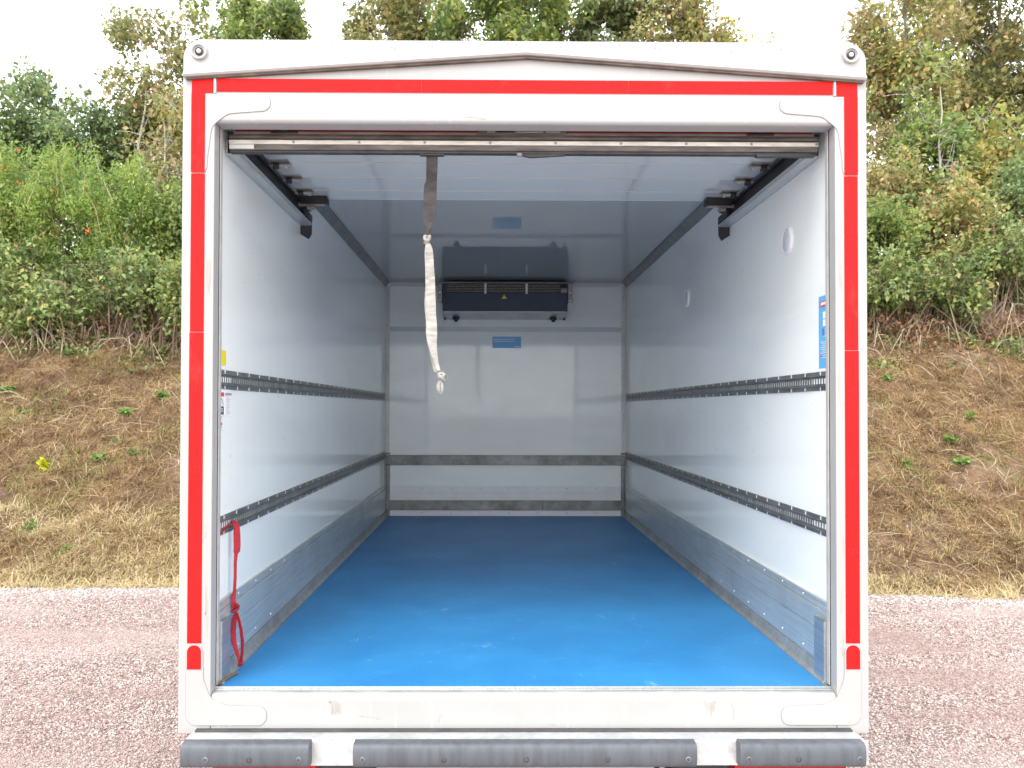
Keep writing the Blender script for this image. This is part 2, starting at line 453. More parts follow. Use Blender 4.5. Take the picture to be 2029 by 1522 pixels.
# peaked fascia with its rounded drip lip
def chev(x): return 3.066+(3.140-3.066)*(1-abs(x)/1.09)
fas = MB().prism([(-1.094, 3.066), (0, 3.142), (1.094, 3.066), (1.094, 3.126), (1.078, 3.156), (1.045, 3.180), (-1.045, 3.180), (-1.078, 3.156), (-1.094, 3.126)], 'y', -.011, -.0005, fr)
fas = fas.build('peaked_fascia', T, bevel=.002, fix=True)
pts = [(-1.092, 3.0665), (0, 3.1425), (1.092, 3.0665)]
lip = MB()
pr = [(-.022, .002), (-.024, -.004), (-.020, -.010), (-.008, -.012), (0, -.010), (0, .012), (-.011, .012), (-.016, .008)]
vv = []
for x, z in pts:
    for y, dz in pr: vv.append((x, y, z+dz))
k = len(pr)
lip.add(vv, [(i*k+j, i*k+(j+1) % k, (i+1)*k+(j+1) % k, (i+1)*k+j) for i in range(2) for j in range(k)]+[tuple(range(k)), tuple(range(2*k, 3*k))[::-1]], fr)
lip.build('drip_lip', T, smooth=40, fix=True)
for a, b in ((-1.085, -.001), (.001, 1.085)):
    MB().prism([(a, chev(a)-.0160), (b, chev(b)-.0165), (b, chev(b)-.0108), (a, chev(a)-.0108)], 'y', -.0135, -.0004, M['lipgrime']).build('drip_lip_grime', T, fix=True)
# joint seals between header and posts
for s in (-1, 1):
    MB().box(s*.993, s*.999, -.0062, -.0002, 3.0105, 3.0625, M['trim']).build('joint_seal', T)
    MB().box(s*.9945, s*.9985, -.0130, -.0112, 3.085, 3.182, M['trim']).build('joint_seal', T)
# roof edge rivets peeping over the frame
g = MB()
for i in range(15):
    g.lathe([(.008, 0), (.007, .003), (.004, .005)], (-.98+i*.14, .012, 3.184), 'z', M['brightrivet'], 8)
g.build('roof_rivets', T, kind='stuff', smooth=True)

# corner plates lying on the frame
tp = fillet([(-1.0715, 3.0085), (-.819, 3.0085), (-.819, 2.955), (-.955, 2.944), (-1.006, 2.905), (-1.0200, 2.80), (-1.0205, 2.753), (-1.0715, 2.753)], [.012, .026, .026, .05, .05, .15, .024, .024], 7)
bp = fillet([(-1.0745, .9945), (-.819, .9945), (-.819, 1.0530), (-.95, 1.058), (-.996, 1.078), (-1.0200, 1.14), (-1.0225, 1.2505), (-1.0745, 1.2505)], [.035, .028, .026, .05, .04, .08, .024, .024], 7)
for s in (-1, 1):
    for p in (tp, bp):
        MB().prism(p if s < 0 else mir(p), 'y', -.003, -.0003, fr).build('corner_plate', T, bevel=.001, fix=True)
        # slightly darker line round the plate's edge
        ed = MB(); pp = p if s < 0 else mir(p)
        for i in range(len(pp)):
            a = Vector((pp[i][0], 0, pp[i][1])); b_ = Vector((pp[(i+1) % len(pp)][0], 0, pp[(i+1) % len(pp)][1]))
            if (b_-a).length < 1e-5: continue
            d = (b_-a).normalized(); nrm = Vector((d.z, 0, -d.x))*.0011
            vs = [a-nrm, b_-nrm, b_+nrm, a+nrm]
            ed.add([(q.x, -.0009, q.z) for q in vs]+[(q.x, -.0002, q.z) for q in vs], [(0, 1, 2, 3), (0, 3, 7, 4), (1, 5, 6, 2), (0, 4, 5, 1), (3, 2, 6, 7)], M['gap'])
        ed.build('plate_edge_sealant', T, fix=True)

# red reflective strips
def strip(x0, x1, z0, z1, y0, y1, label=None):
    o = MB().box(x0, x1, y0, y1, z0, z1, M['red']).build('reflective_strip', T, bevel=.0006)
    if label: o['label'] = label
    return o
for i in range(3):
    xs_ = (-.991, -.335, .33, .991)
    strip(xs_[i]+.0003, xs_[i+1]-.0003, 3.0145, 3.0575, -.0022, -.0002)
def ece(c, s, y):
    """the small approval mark printed across the strip"""
    g = MB(); x, z = c; w = .0016
    g.box(x-.013, x-.0115, y, y+.001, z-.009, z+.009, M['markred']); g.box(x+.0115, x+.013, y, y+.001, z-.009, z+.009, M['markred'])
    g.box(x-.006, x+.006, y, y+.001, z+.007, z+.009, M['markred']); g.box(x-.006, x+.006, y, y+.001, z-.009, z-.007, M['markred'])
    a = Vector((x-.006, 0, z-.007)); b_ = Vector((x+.006, 0, z+.007)); d = (b_-a).normalized(); nn = Vector((d.z, 0, -d.x))*.001
    g.add([(p.x, y, p.z) for p in (a-nn, b_-nn, b_+nn, a+nn)], [(0, 1, 2, 3)], M['markred'])
    return g
for s in (-1, 1):
    a, b = (-1.0710, -1.0268) if s < 0 else (1.0258, 1.0700)
    xo, xin = (a, b) if s < 0 else (b, a)
    strip(min(xo, s*1.0015), max(xo, s*1.0015), 3.0090, 3.0575, -.0022, -.0002)
    strip(a, b, 2.7545, 3.0088, -.0046, -.0030, 'strip piece over the raised corner plate')
    zb = 2.243 if s < 0 else 2.19
    strip(a, b, zb+.0008, 2.7515, -.0018, -.0002)
    st = strip(a-.0015 if s < 0 else a, b if s < 0 else b+.0015, 1.2535, zb-.0008, -.0018, -.0002)
    cap = fillet([(a, 1.172), (b, 1.172), (b, 1.2485), (a, 1.2485)], [0, 0, .022, .022], 7)
    MB().prism(cap, 'y', -.0046, -.0030, M['red']).build('reflective_strip', T, fix=True, label='short round topped red piece at the foot of the post')
    for zz in (2.575, 2.32, 2.063, 1.805, 1.547, 1.289):
        if s < 0 and zz > 2.2: continue
        ece(((a+b)/2, zz), s, -.0030 if zz < 2.7 else -.006).build('approval_mark', st, fix=True)

# marker lamps
for s in (-1, 1):
    c = (s*1.0435, -.011, 3.1385)
    lm = MB().lathe([(.0265, .002), (.0265, -.006), (.0245, -.010), (.0205, -.010), (.0185, -.004), (.001, -.004)], c, 'y', M['lampgrey'], 28).build('marker_lamp', T, smooth=35, fix=True)
    MB().lathe([(.0140, -.003), (.0135, -.0075), (.0095, -.0095), (.0080, -.006)], c, 'y', M['darkmetal'], 24).build('rubber_ring', lm, smooth=35, fix=True)
    MB().lathe([(.0075, -.005), (.0070, -.0100), (.004, -.0128), (.0005, -.0134)], c, 'y', M['white'], 20).build('lens', lm, smooth=60, fix=True)

# jambs: seal and upright guide, cover strip
for s in (-1, 1):
    MB().box(s*.9965, s*1.012, .0505, .0525, ZF, 3.06, M['seal']).build('jamb_seal', T)
    MB().box(s*.9945, s*1.0115, .0530, .076, ZF, 3.06, M['lampgrey']).build('guide_upright', T, bevel=.002)
    MB().box(s*1.0095, s*1.0118, .0765, .232, 1.366, 2.83, M['wall']).build('guide_cover', T, bevel=.0015)

# threshold
MB().box(-XI, XI, .0295, .040, 1.03, 1.0975, al).box(-XI, XI, .0402, .0455, 1.03, 1.1035, al).box(-XI, XI, .018, .0294, 1.085, 1.0950, M['doorgrey']).build('threshold', T, bevel=.0012)

# kick plates
for s in (-1, 1):
    def X_(d): return s*(HW-d)
    base = MB().prism([(X_(-.001), ZF-.006), (X_(.0318), ZF-.006), (X_(.0318), ZF+.0012), (X_(.020), ZF+.012), (X_(.012), ZF+.043), (X_(-.001), ZF+.043)], 'y', .078, L-.012, M['galv']).build('kick_plate', T, bevel=.0015, fix=True)
    for z0, z1, d in ((ZF+.0445, 1.2560, .0105), (1.2578, 1.3295, .0125), (1.3312, 1.3620, .0100)):
        MB().box(X_(-.001), X_(d), .078, L-.012, z0, z1, M['kick']).build('plank', base, bevel=.0022)
    g = MB()
    for zz, d in ((1.347, .0100), (1.168, .0105)):
        for i in range(19):
            y = .30+i*.212
            g.lathe([(.0040, 0), (.0034, -s*.0014), (.0016, -s*.0020)], (X_(d), y, zz), 'x', M['brightrivet'], 8)
    g.build('rivets', base, kind='stuff', smooth=True, fix=True)

# lash rails along the walls
for s in (-1, 1):
    for zc_, nm in ((2.0965, 'upper'), (1.6085, 'lower')):
        g = MB(); R_ = M['railmetal']; y0, y1 = .078, 4.262
        def X_(d): return s*(HW-d)
        for sg in (-1, 1):
            g.box(X_(-.001), X_(.0048), y0, y1, zc_+sg*.0195, zc_+sg*.0325, R_)
            g.box(X_(-.001), X_(.0105), y0, y1, zc_+sg*.0150, zc_+sg*.0195, R_)
            g.box(X_(-.001), X_(.0042), y0, y1, zc_+sg*.0090, zc_+sg*.0150, R_)
        rl = g.build('lash_rail', T, bevel=.0008, seg=1)
        g = MB(); p = .02283; n_ = int((y1-y0)/p)
        for i in range(n_+1):
            y = y0+i*p
            g.box(X_(-.001), X_(.0036), y, min(y+.0090, y1), zc_-.0090, zc_+.0090, R_)
        g.build('slot_bars', rl, kind='stuff')
        g = MB()
        for i in range(31):
            y = .150+i*.137
            if y > y1-.02: break
            for sg in (-1, 1):
                zc2 = zc_+sg*.0255
                g.box(X_(.0048), X_(.0062), y-.0028, y+.0028, zc2-.0062, zc2+.0062, M['brightrivet'])
        g.build('rivets', rl, kind='stuff')

# bulkhead: corner trims, posts, bars, panels
for s in (-1, 1):
    g = MB()
    for z0, z1 in ((1.622, 2.6545), (2.6575, 3.034)):
        g.box(s*HW, s*(HW-.036), L-.003, L+.001, z0, z1, M['trim'])
        g.box(s*(HW+.001), s*(HW-.003), L-.040, L-.0032, z0, z1, M['trim'])
    ct = g.build('corner_trim', T, bevel=.0008, seg=1)
    g = MB()
    for i in range(11):
        z = 1.70+i*.125
        g.lathe([(.004, 0), (.003, -.002)], (s*(HW-.020), L-.003, z), 'y', M['inkgrey'], 8)
        g.lathe([(.004, 0), (.003, -s*.002)], (s*(HW-.003), L-.022, z), 'x', M['inkgrey'], 8)
    g.build('rivets', ct, kind='stuff', fix=True)
    g = MB()
    g.box(s*(HW-.0005), s*(HW-.042), L-.0045, L+.001, ZF, 1.632, M['galvdark'])
    g.box(s*(HW+.001), s*(HW-.014), L-.052, L-.0047, ZF, 1.632, M['galvdark'])
    cp = g.build('corner_post', T, bevel=.001)
    g = MB()
    for z in (1.612, 1.515, 1.175):
        g.lathe([(.0065, 0), (.005, -.003), (.002, -.004)], (s*(HW-.028), L-.0045, z), 'y', M['brightrivet'], 10)
        g.lathe([(.0065, 0), (.005, -s*.003), (.002, -s*.004)], (s*(HW-.014), L-.034, z), 'x', M['brightrivet'], 10)
    g.build('bolts', cp, kind='stuff', smooth=True, fix=True)
MB().box(-HW+.012, HW-.012, L-.030, L-.0048, 1.530, 1.611, M['galvdark']).build('bulkhead_bar', T, bevel=.003)
g = MB().box(-HW+.012, .31, L-.030, L-.0048, 1.153, 1.233, M['galvdark']).box(.313, HW-.012, L-.030, L-.0048, 1.153, 1.233, M['galvdark'])
g.build('bulkhead_bar', T, bevel=.003)
pz = MB().box(-HW+.043, HW-.043, L-.006, L+.001, 1.243, 1.352, M['white']).box(-HW+.043, HW-.043, L-.0085, L-.0061, 1.289, 1.296, M['white']).box(-HW+.043, HW-.043, L-.0085, L-.0061, 1.300, 1.304, M['white'])
pz.box(-HW+.043, HW-.043, L-.007, L+.001, ZF, 1.149, M['white'])
pz = pz.build('scuff_panel', T, bevel=.0015)
g = MB()
for i in range(7):
    for z, y in ((1.333, .006), (1.128, .007)):
        g.lathe([(.0045, 0), (.003, -.002)], (-.70+i*.243, L-y, z), 'y', M['inkgrey'], 8)
g.build('rivets', pz, kind='stuff', fix=True)
MB().box(-HW+.037, HW-.037, L-.0015, L+.001, 2.651, 2.690, simple('panel_joint_tape', (.58, .605, .62), .3, 0, .05, 5)).build('joint_tape', T)
MB().box(-HW+.0365, HW-.0365, L-.003, L+.001, 3.030, ZC, M['trim']).build('ceiling_trim', T, bevel=.0008, seg=1)
for s in (-1, 1):
    MB().prism([(s*(HW+.001), ZC+.001), (s*(HW+.001), ZC-.044), (s*(HW-.004), ZC-.046), (s*(HW-.040), ZC-.006), (s*(HW-.038), ZC+.001)], 'y', .09, L-.041, M['railmetal']).build('cove_trim', T, bevel=.001, fix=True)

# cooling unit on the bulkhead
ex0, ex1, ey = -.522, .503, 4.13
ev = MB()
ev.prism([(ey+.004, 2.801), (ey, 2.806), (ey, 2.953), (ey+.012, 2.953), (ey+.012, 2.815), (L-.002, 2.772), (L-.002, 2.756)], 'x', ex0, ex1, M['evap'])
ev.box(ex0, ex0+.010, ey+.014, L-.002, 2.80, 3.046, M['evap']); ev.box(ex1-.010, ex1, ey+.014, L-.002, 2.80, 3.046, M['evap'])
ev.box(ex0+.011, ex1-.011, ey+.022, ey+.027, 2.82, 3.05, M['black'])
ev = ev.build('cooling_unit', T, bevel=.002, fix=True)
MB().prism([(ey+.002, 2.7995), (L-.003, 2.7545), (L-.003, 2.7515), (ey+.002, 2.7965)], 'x', ex0+.004, ex1-.004, M['evapalu']).build('drip_tray', ev, fix=True)
for x in (-.418, .396):
    MB().lathe([(.030, 0), (.030, -.012), (.016, -.020), (.014, -.034)], (x, L-.055, 2.762), 'z', M['black'], 16).build('drain_outlet', ev, smooth=35, fix=True)
    MB().box(x-.10 if x < 0 else x+.085, x-.085 if x < 0 else x+.10, L-.055, L-.006, 2.748, 2.7585, M['black']).build('tray_foot', ev)
for i in range(5):
    z = 2.961+i*.0135
    MB().box(ex0+.035, ex1-.060, ey+.003, ey+.0075, z, z+.0019, M['zinc']).build('grille_bar', ev)
for x in (-.171, .167):
    MB().box(x-.0085, x+.0085, ey-.003, ey+.0025, 2.944, 3.030, M['white']).build('grille_post', ev)
MB().box(ex0+.001, ex0+.034, ey, ey+.012, 2.954, 3.028, M['evap']).build('grille_end', ev)
MB().box(.449, ex1-.001, ey-.004, ey+.06, 2.956, 2.992, M['doorgrey']).build('junction_box', ev, bevel=.003)
MB().box(ex0-.055, ex1+.055, ey-.001, ey+.018, 3.0305, 3.040, M['railmetal']).build('hanger_rail', ev, bevel=.001)
for s, x in ((-1, ex0-.005), (1, ex1+.005)):
    br = MB().box(x, x+s*.036, ey+.006, ey+.012, 2.872, 3.0295, M['galv']).box(x, x+s*.005, ey+.0125, L-.003, 2.872, 3.0295, M['galv']).build('side_bracket', ev, bevel=.001)
    g = MB()
    for z in (3.015, 2.955, 2.89):
        g.lathe([(.009, 0), (.008, -.004), (.003, -.007)], (x+s*.019, ey+.006, z), 'y', M['brightrivet'] if z < 3 else M['zinc'], 10)
    g.build('bolts', ev, kind='stuff', smooth=True, fix=True)
MB().prism([(-.038, 2.904), (.004, 2.904), (-.017, 2.937)], 'y', ey-.0022, ey-.0004, M['yellow']).build('warning_triangle', ev, fix=True)

# blue notice on the bulkhead under the unit
sg = MB().box(-.112, .128, L-.0022, L-.0002, 2.513, 2.609, M['skyblue']).build('blue_notice', T)
g = MB(); rr_ = random.Random(3)
for row, (x0, x1) in enumerate(((-.098, .075), (-.098, .068))):
    x = x0
    while x < x1:
        w = rr_.uniform(.008, .026); g.box(x, min(x+w, x1), L-.0030, L-.0022, 2.583-row*.018, 2.590-row*.018, M['paper']); x += w+.005
g.box(.075, .118, L-.0030, L-.0022, 2.522, 2.527, M['paper'])
g.build('printed_lines', sg, kind='stuff')

# overhead roller door: hanging bottom rail, panels run in under the ceiling
DY = .120
dr = MB()
dr.prism([(DY-.012, 2.9115), (DY+.020, 2.9115), (DY+.022, 2.950), (.20, 2.984), (.20, 2.996), (DY-.010, 3.006)], 'x', -.972, .972, M['doorgrey'])
door = dr.build('roller_door', T, bevel=.002, fix=True)
door.location.z += .004
MB().box(-.965, .965, DY-.0145, DY-.0122, 2.9195, 2.952, M['shadedred']).build('reflective_strip', door)
MB().prism([(DY-.012, 2.8955), (DY-.018, 2.9010), (DY-.014, 2.9112), (DY+.018, 2.9112), (DY+.018, 2.8955)], 'x', -.985, .985, M['dirtyseal']).build('rubber_seal', door, bevel=.001, fix=True)
wr = MB().box(-.985, .985, DY-.018, DY+.018, 2.8765, 2.8905, M['doorwhite']).build('bottom_rail', door, bevel=.002)
MB().box(-.983, .983, DY-.010, DY+.016, 2.8908, 2.8952, M['seal']).build('rail_groove', door)
MB().box(-.90, .985, DY-.014, DY+.020, 2.8590, 2.8762, M['dirtyseal']).build('sweep_seal', door, bevel=.002)
MB().box(-.985, -.902, DY-.014, DY+.018, 2.862, 2.8762, M['trim']).build('sweep_seal', door, bevel=.002)
MB().box(-.985, .985, DY-.006, DY+.021, 2.8520, 2.8587, M['seal']).build('seal_lip', door, bevel=.001)
for i in range(9):
    MB().lathe([(.0050, 0), (.004, -.002), (.001, -.0025)], (-.77+i*.2185, DY-.018, 2.8835), 'y', M['inkgrey'], 10).build('screw', door, fix=True)
MB().prism([(-.160, 2.9118), (-.145, 2.933), (.120, 2.933), (.142, 2.9118)], 'y', DY-.032, DY-.0148, M['dirtyseal']).build('door_latch', door, bevel=.002, fix=True)
MB().box(-.028, .062, DY-.0350, DY-.0322, 2.9135, 2.9290, M['zinc']).build('latch_plate', door, bevel=.001)
MB().box(-.125, -.098, DY-.0350, DY-.0322, 2.9135, 2.929, M['doorgrey']).build('latch_plate', door, bevel=.001)
MB().box(.070, .118, DY-.0350, DY-.0322, 2.9135, 2.929, M['doorgrey']).build('latch_plate', door, bevel=.001)
MB().box(-.094, -.036, DY-.0345, DY-.0322, 2.9135, 2.9245, M['black']).build('latch_slot', door)
MB().prism([(-.094, 2.9252), (-.040, 2.9252), (-.034, 2.918), (-.033, 2.929), (-.094, 2.929)], 'y', DY-.0365, DY-.0325, M['zinc']).build('latch_hook', door, fix=True)
for x in (-.80, .79):
    MB().box(x-.045, x+.045, DY-.024, DY-.0148, 2.9118, 2.9180, M['darkmetal']).box(x-.012, x+.012, DY-.028, DY-.0148, 2.9182, 2.945, M['darkmetal']).build('hinge_block', door, bevel=.002)
MB().prism([(-.035, 2.8518), (.138, 2.8518), (.138, 2.848), (.020, 2.841), (-.005, 2.847)], 'y', DY-.002, DY+.012, M['seal']).build('torn_seal_flap', door, fix=True)
MB().lathe([(.010, 0), (.010, -.007), (.006, -.010)], (-.016, DY-.004, 2.8516), 'z', M['doorgrey'], 12).build('catch_stud', door, smooth=35, fix=True)
MB().box(.78, .975, DY-.010, DY+.010, 2.845, 2.8517, M['darkmetal']).build('corner_shoe', door)
MB().box(-.35, -.27, DY-.002, DY+.018, 2.8465, 2.8517, M['seal']).build('strap_anchor', door)
edges = [.205, .5245, .7275, .9325, 1.083]
for a, b in zip(edges[:-1], edges[1:]):
    MB().prism([(a+.002, 2.9445), (a+.0045, 2.9415), (b-.0045, 2.9415), (b-.002, 2.9445), (b-.002, 2.966), (a+.002, 2.966)], 'x', -.962, .962, M['panel']).build('door_panel', door, fix=True)
    MB().box(-.955, .955, b-.0018, b+.0018, 2.9400, 2.9440, M['trim']).build('panel_gasket', door)
for s in (-1, 1):
    for y in (.520, .722, .926):
        rl = MB().box(s*.955, s*.885, y-.030, y+.030, 2.9365, 2.9410, M['zinc'])
        rl.tube([(s*.985, y, 2.928), (s*.885, y, 2.928)], .006, M['zinc'], 8)
        rl.lathe([(.006, 0), (.013, s*.002), (.013, s*.022), (.006, s*.024)], (s*.925, y, 2.926), 'x', M['darkmetal'], 14)
        rl.lathe([(.005, 0), (.011, s*.002), (.011, s*.014), (.005, s*.016)], (s*.888, y, 2.926), 'x', M['zinc'], 14)
        rl.build('roller_hinge', door, smooth=35, fix=True)
    bk = MB().box(s*.965, s*.845, 1.020, 1.072, 2.9160, 2.9410, M['darkmetal']).box(s*.958, s*.850, 1.014, 1.0195, 2.9020, 2.9330, M['darkmetal'])
    bk.tube([(s*.990, 1.040, 2.907), (s*.842, 1.040, 2.907)], .009, M['doorgrey'], 10)
    bk.lathe([(.006, 0), (.016, s*.002), (.016, s*.016), (.006, s*.018)], (s*.838, 1.040, 2.915), 'x', M['darkmetal'], 14)
    bk.box(s*.935, s*.905, 1.030, 1.060, 2.885, 2.900, M['doorgrey'])
    bk.build('end_bracket', door, bevel=.0015, fix=True)
    # rail the rollers run in
    tr = MB(); y0, y1 = .150, 1.235
    tr.box(s*1.0115, s*1.004, y0, y1, 2.858, 2.935, M['kick'])
    tr.box(s*1.0035, s*.966, y0, y1, 2.858, 2.864, M['kick'])
    tr.box(s*.9655, s*.960, y0, y1, 2.858, 2.874, M['kick'])
    tr.box(s*.9595, s*.954, y0, y1, 2.8620, 2.867, M['kick'])
    tr.box(s*1.0035, s*.960, y0, y1, 2.924, 2.935, M['darkmetal'])
    tr.box(s*1.0035, s*.972, y0, y1, 2.8645, 2.9235, M['black'])  # black fill paints in the shade inside the channel
    tk = tr.build('door_track', T, bevel=.0012)
    MB().prism([(s*1.0105, 2.865), (s*1.0105, 2.820), (s*.972, 2.795), (s*.958, 2.820), (s*.958, 2.905), (s*.985, 2.930), (s*1.0105, 2.930)], 'y', 1.236, 1.245, M['darkmetal']).build('end_stop', tk, bevel=.001, fix=True)
    MB().box(s*.970, s*.954, 1.08, 1.2355, 2.875, 2.905, M['darkmetal']).build('stop_arm', tk, bevel=.002)

# stake pockets inside the door
for s in (-1, 1):
    g = MB(); xa, xb, ya, yb_, z0, z1, t_ = s*1.0115, s*.9875, .0785, .163, 1.100, 1.303, .003
    g.box(xb, xb+s*t_, ya, yb_, z0, z1, al); g.box(xb+s*(t_+.0002), xa, ya, ya+t_, z0, z1, al); g.box(xb+s*(t_+.0002), xa, yb_-t_, yb_, z0, z1, al)
    g.build('stake_pocket', T, bevel=.0007, seg=1)
MB().box(-1.003, -.985, .064, .0775, ZF, ZF+.008, M['stem']).tube([(-.988, .075, ZF+.005), (-.978, .12, ZF+.006), (-.965, .165, ZF+.006)], .005, M['stem'], 6).build('debris_stick', T)

# wall lamps
for y in (.47, 2.10):
    wl = MB().lathe([(.053, .001), (.053, -.004), (.049, -.008), (.045, -.008), (.044, -.003), (.001, -.003)], (HW, y, 2.640), 'x', M['white'], 28).build('wall_lamp', T, smooth=35, fix=True)
    MB().lathe([(.0435, -.002), (.040, -.007), (.025, -.010), (.001, -.011)], (HW, y, 2.640), 'x', M['lens'], 28).build('lens', wl, smooth=60, fix=True)

# stickers on the side walls
def wallbox(g, s, d0, d1, y0, y1, z0, z1, m): return g.box(s*(HW-d0), s*(HW-d1), y0, y1, z0, z1, m)
CV = .0028
g = MB(); wallbox(g, -1, CV, CV+.001, .078, .164, 2.1445, 2.194, M['yellow']); g.build('yellow_sticker', T)
g = MB(); wallbox(g, -1, CV, CV+.0008, .078, .145, 1.930, 2.054, M['paper']); s1 = g.build('warning_sticker', T)
g = MB()
for z0, z1, y1, mt in ((2.040, 2.053, .144, 'redprint'), (1.979, 2.006, .141, 'inkdark'), (1.943, 1.953, .125, 'redprint')):
    wallbox(g, -1, CV+.001, CV+.0018, .078, y1, z0, z1, M[mt])
for z in (1.999, 1.994, 1.989): wallbox(g, -1, CV+.002, CV+.0026, .080, .132, z-.001, z+.001, M['paper'])
for a, b in (((.100, 2.030), (.112, 2.015)), ((.112, 2.030), (.104, 2.014)), ((.118, 2.032), (.132, 2.018)), ((.130, 2.018), (.138, 2.012))):
    g.tube([(-(HW-CV-.0012), a[0], a[1]), (-(HW-CV-.0012), b[0], b[1])], .0016, M['inkgrey'], 4)
for z in (1.972, 1.968, 1.962, 1.938, 1.934): wallbox(g, -1, CV+.001, CV+.0014, .080, .130, z-.0008, z+.0008, M['inkgrey'])
g.build('printed_marks', s1, fix=True)
g = MB(); wallbox(g, -1, CV, CV+.0008, .156, .226, 1.973, 2.053, M['paper']); s2 = g.build('loading_sticker', T)
g = MB(); wallbox(g, -1, CV+.001, CV+.0016, .158, .224, 2.044, 2.052, M['inkgrey'])
rr_ = random.Random(9)
for i in range(11):
    z = 2.036-i*.0055; wallbox(g, -1, CV+.001, CV+.0013, .166+rr_.random()*.01, .195+rr_.random()*.022, z-.0006, z+.0006, M['inkgrey'])
g.build('printed_lines', s2, kind='stuff')
g = MB(); wallbox(g, 1, CV, CV+.001, .0785, .166, 2.140, 2.384, M['skyblue']); s3 = g.build('safety_notice', T)
g = MB()
wallbox(g, 1, CV+.0012, CV+.002, .0790, .149, 2.347, 2.366, M['redprint'])
for y in (.139, .130, .121, .112, .104, .092, .085): wallbox(g, 1, CV+.0022, CV+.0028, y-.003, y+.003, 2.352, 2.362, M['paper'])
for r_ in range(2):
    for c_ in range(5): wallbox(g, 1, CV+.0012, CV+.002, .128-c_*.0125-.0105, .128-c_*.0125, 2.306-r_*.026, 2.329-r_*.026, M['paper'])
for y, mt in ((.124, 'purple'), (.092, 'teal')):
    g.tube([(HW-CV-.0018, y, 2.272), (HW-CV-.0018, y, 2.262)], .0035, M[mt], 6); g.tube([(HW-CV-.0018, y, 2.262), (HW-CV-.0018, y+.005, 2.250)], .0016, M[mt], 4); g.tube([(HW-CV-.0018, y, 2.262), (HW-CV-.0018, y-.005, 2.250)], .0016, M[mt], 4)
wallbox(g, 1, CV+.0012, CV+.002, .079, .126, 2.2455, 2.2475, M['paper'])
for i in range(7):
    z = 2.228-i*.0062; wallbox(g, 1, CV+.0012, CV+.0017, .079, .150-(i % 3)*.008, z-.001, z+.001, M['paper'])
wallbox(g, 1, CV+.0012, CV+.0017, .079, .132, 2.182, 2.184, M['paper']); wallbox(g, 1, CV+.0012, CV+.0017, .079, .136, 2.174, 2.176, M['paper'])
g.box(HW-CV-.0012, HW-CV-.0018, .142, .152, 2.179, 2.185, M['redprint'])
g.build('printed_marks', s3, fix=True)
# approval plate marks high on the left cover
g = MB(); wallbox(g, -1, CV, CV+.001, .079, .093, 2.76, 2.80, M['redprint']); wallbox(g, -1, CV, CV+.001, .079, .093, 2.815, 2.818, M['inkdark']); g.build('small_sticker', T)

# scuffs on the sill
for x, w in ((-.600, .022), (.590, .020)):
    g = MB(); rr_ = random.Random(int(abs(x)*100))
    g.box(x-w, x+w, -.0008, -.0001, 1.064, 1.071, M['smear'])
    for i in range(6):
        xx = x-w*.6+i*w*.24; g.box(xx, xx+w*.17, -.0008, -.0001, 1.030+rr_.uniform(-.006, .010), 1.0638, M['smear'])
    g.build('rub_mark', T)
g = MB()
for a, b in (((-.535, 1.025), (-.452, 1.013)), ((-.266, 1.028), (-.274, 1.003)), ((-.262, 2.914), (-.14, 2.9))):
    pass
def scratch(pts, w, m=M['smear']):
    g = MB()
    for (a, b) in zip(pts[:-1], pts[1:]):
        A_ = Vector((a[0], 0, a[1])); B_ = Vector((b[0], 0, b[1])); d = (B_-A_).normalized(); nn = Vector((d.z, 0, -d.x))*w
        g.add([(q.x, -.0007, q.z) for q in (A_-nn*.5, B_-nn, B_+nn, A_+nn*.5)], [(0, 1, 2, 3)], m)
    return g.build('scratch', T)
scratch([(-.528, 1.024), (-.49, 1.020), (-.452, 1.013)], .0016)
scratch([(-.266, 1.027), (-.2745, 1.003)], .0012, M['inkgrey'])
scratch([(.655, 1.068), (.668, 1.045), (.664, 1.012)], .0008)
scratch([(.07, .998), (.10, .994)], .0012)
scratch([(-.205, 2.939), (-.17, 2.937), (-.13, 2.931)], .0012)
scratch([(.062, 2.965), (.063, 2.948)], .0009); scratch([(.575, 2.958), (.578, 2.94)], .0012, M['inkgrey']); scratch([(.625, 2.96), (.626, 2.945)], .0008)
for s in (-1, 1):
    rr_ = random.Random(21+s)
    for i in range(9):
        z = rr_.uniform(1.25, 2.6); x = s*(1.004+rr_.random()*.014); hgt = rr_.uniform(.03, .13)
        scratch([(x, z), (x+rr_.uniform(-.004, .004), z-hgt*.5), (x+rr_.uniform(-.003, .003), z-hgt)], rr_.uniform(.0006, .0018), M['drystem'] if i % 2 else M['smear'])
# rivet heads and grime specks on the fascia
g = MB()
for x, z in ((-.43, 3.158), (-.42, 3.155), (-.30, 3.160), (.11, 3.162), (.43, 3.157), (.415, 3.159), (.66, 3.150), (-.62, 3.165), (.30, 3.17), (.82, 3.158), (-.84, 3.16), (-.06, 3.168), (-.03, 3.169)):
    g.lathe([(.003, 0), (.002, -.001)], (x, -.011, z), 'y', M['inkgrey'], 6)
g.build('dirt_specks', T, kind='stuff', fix=True)

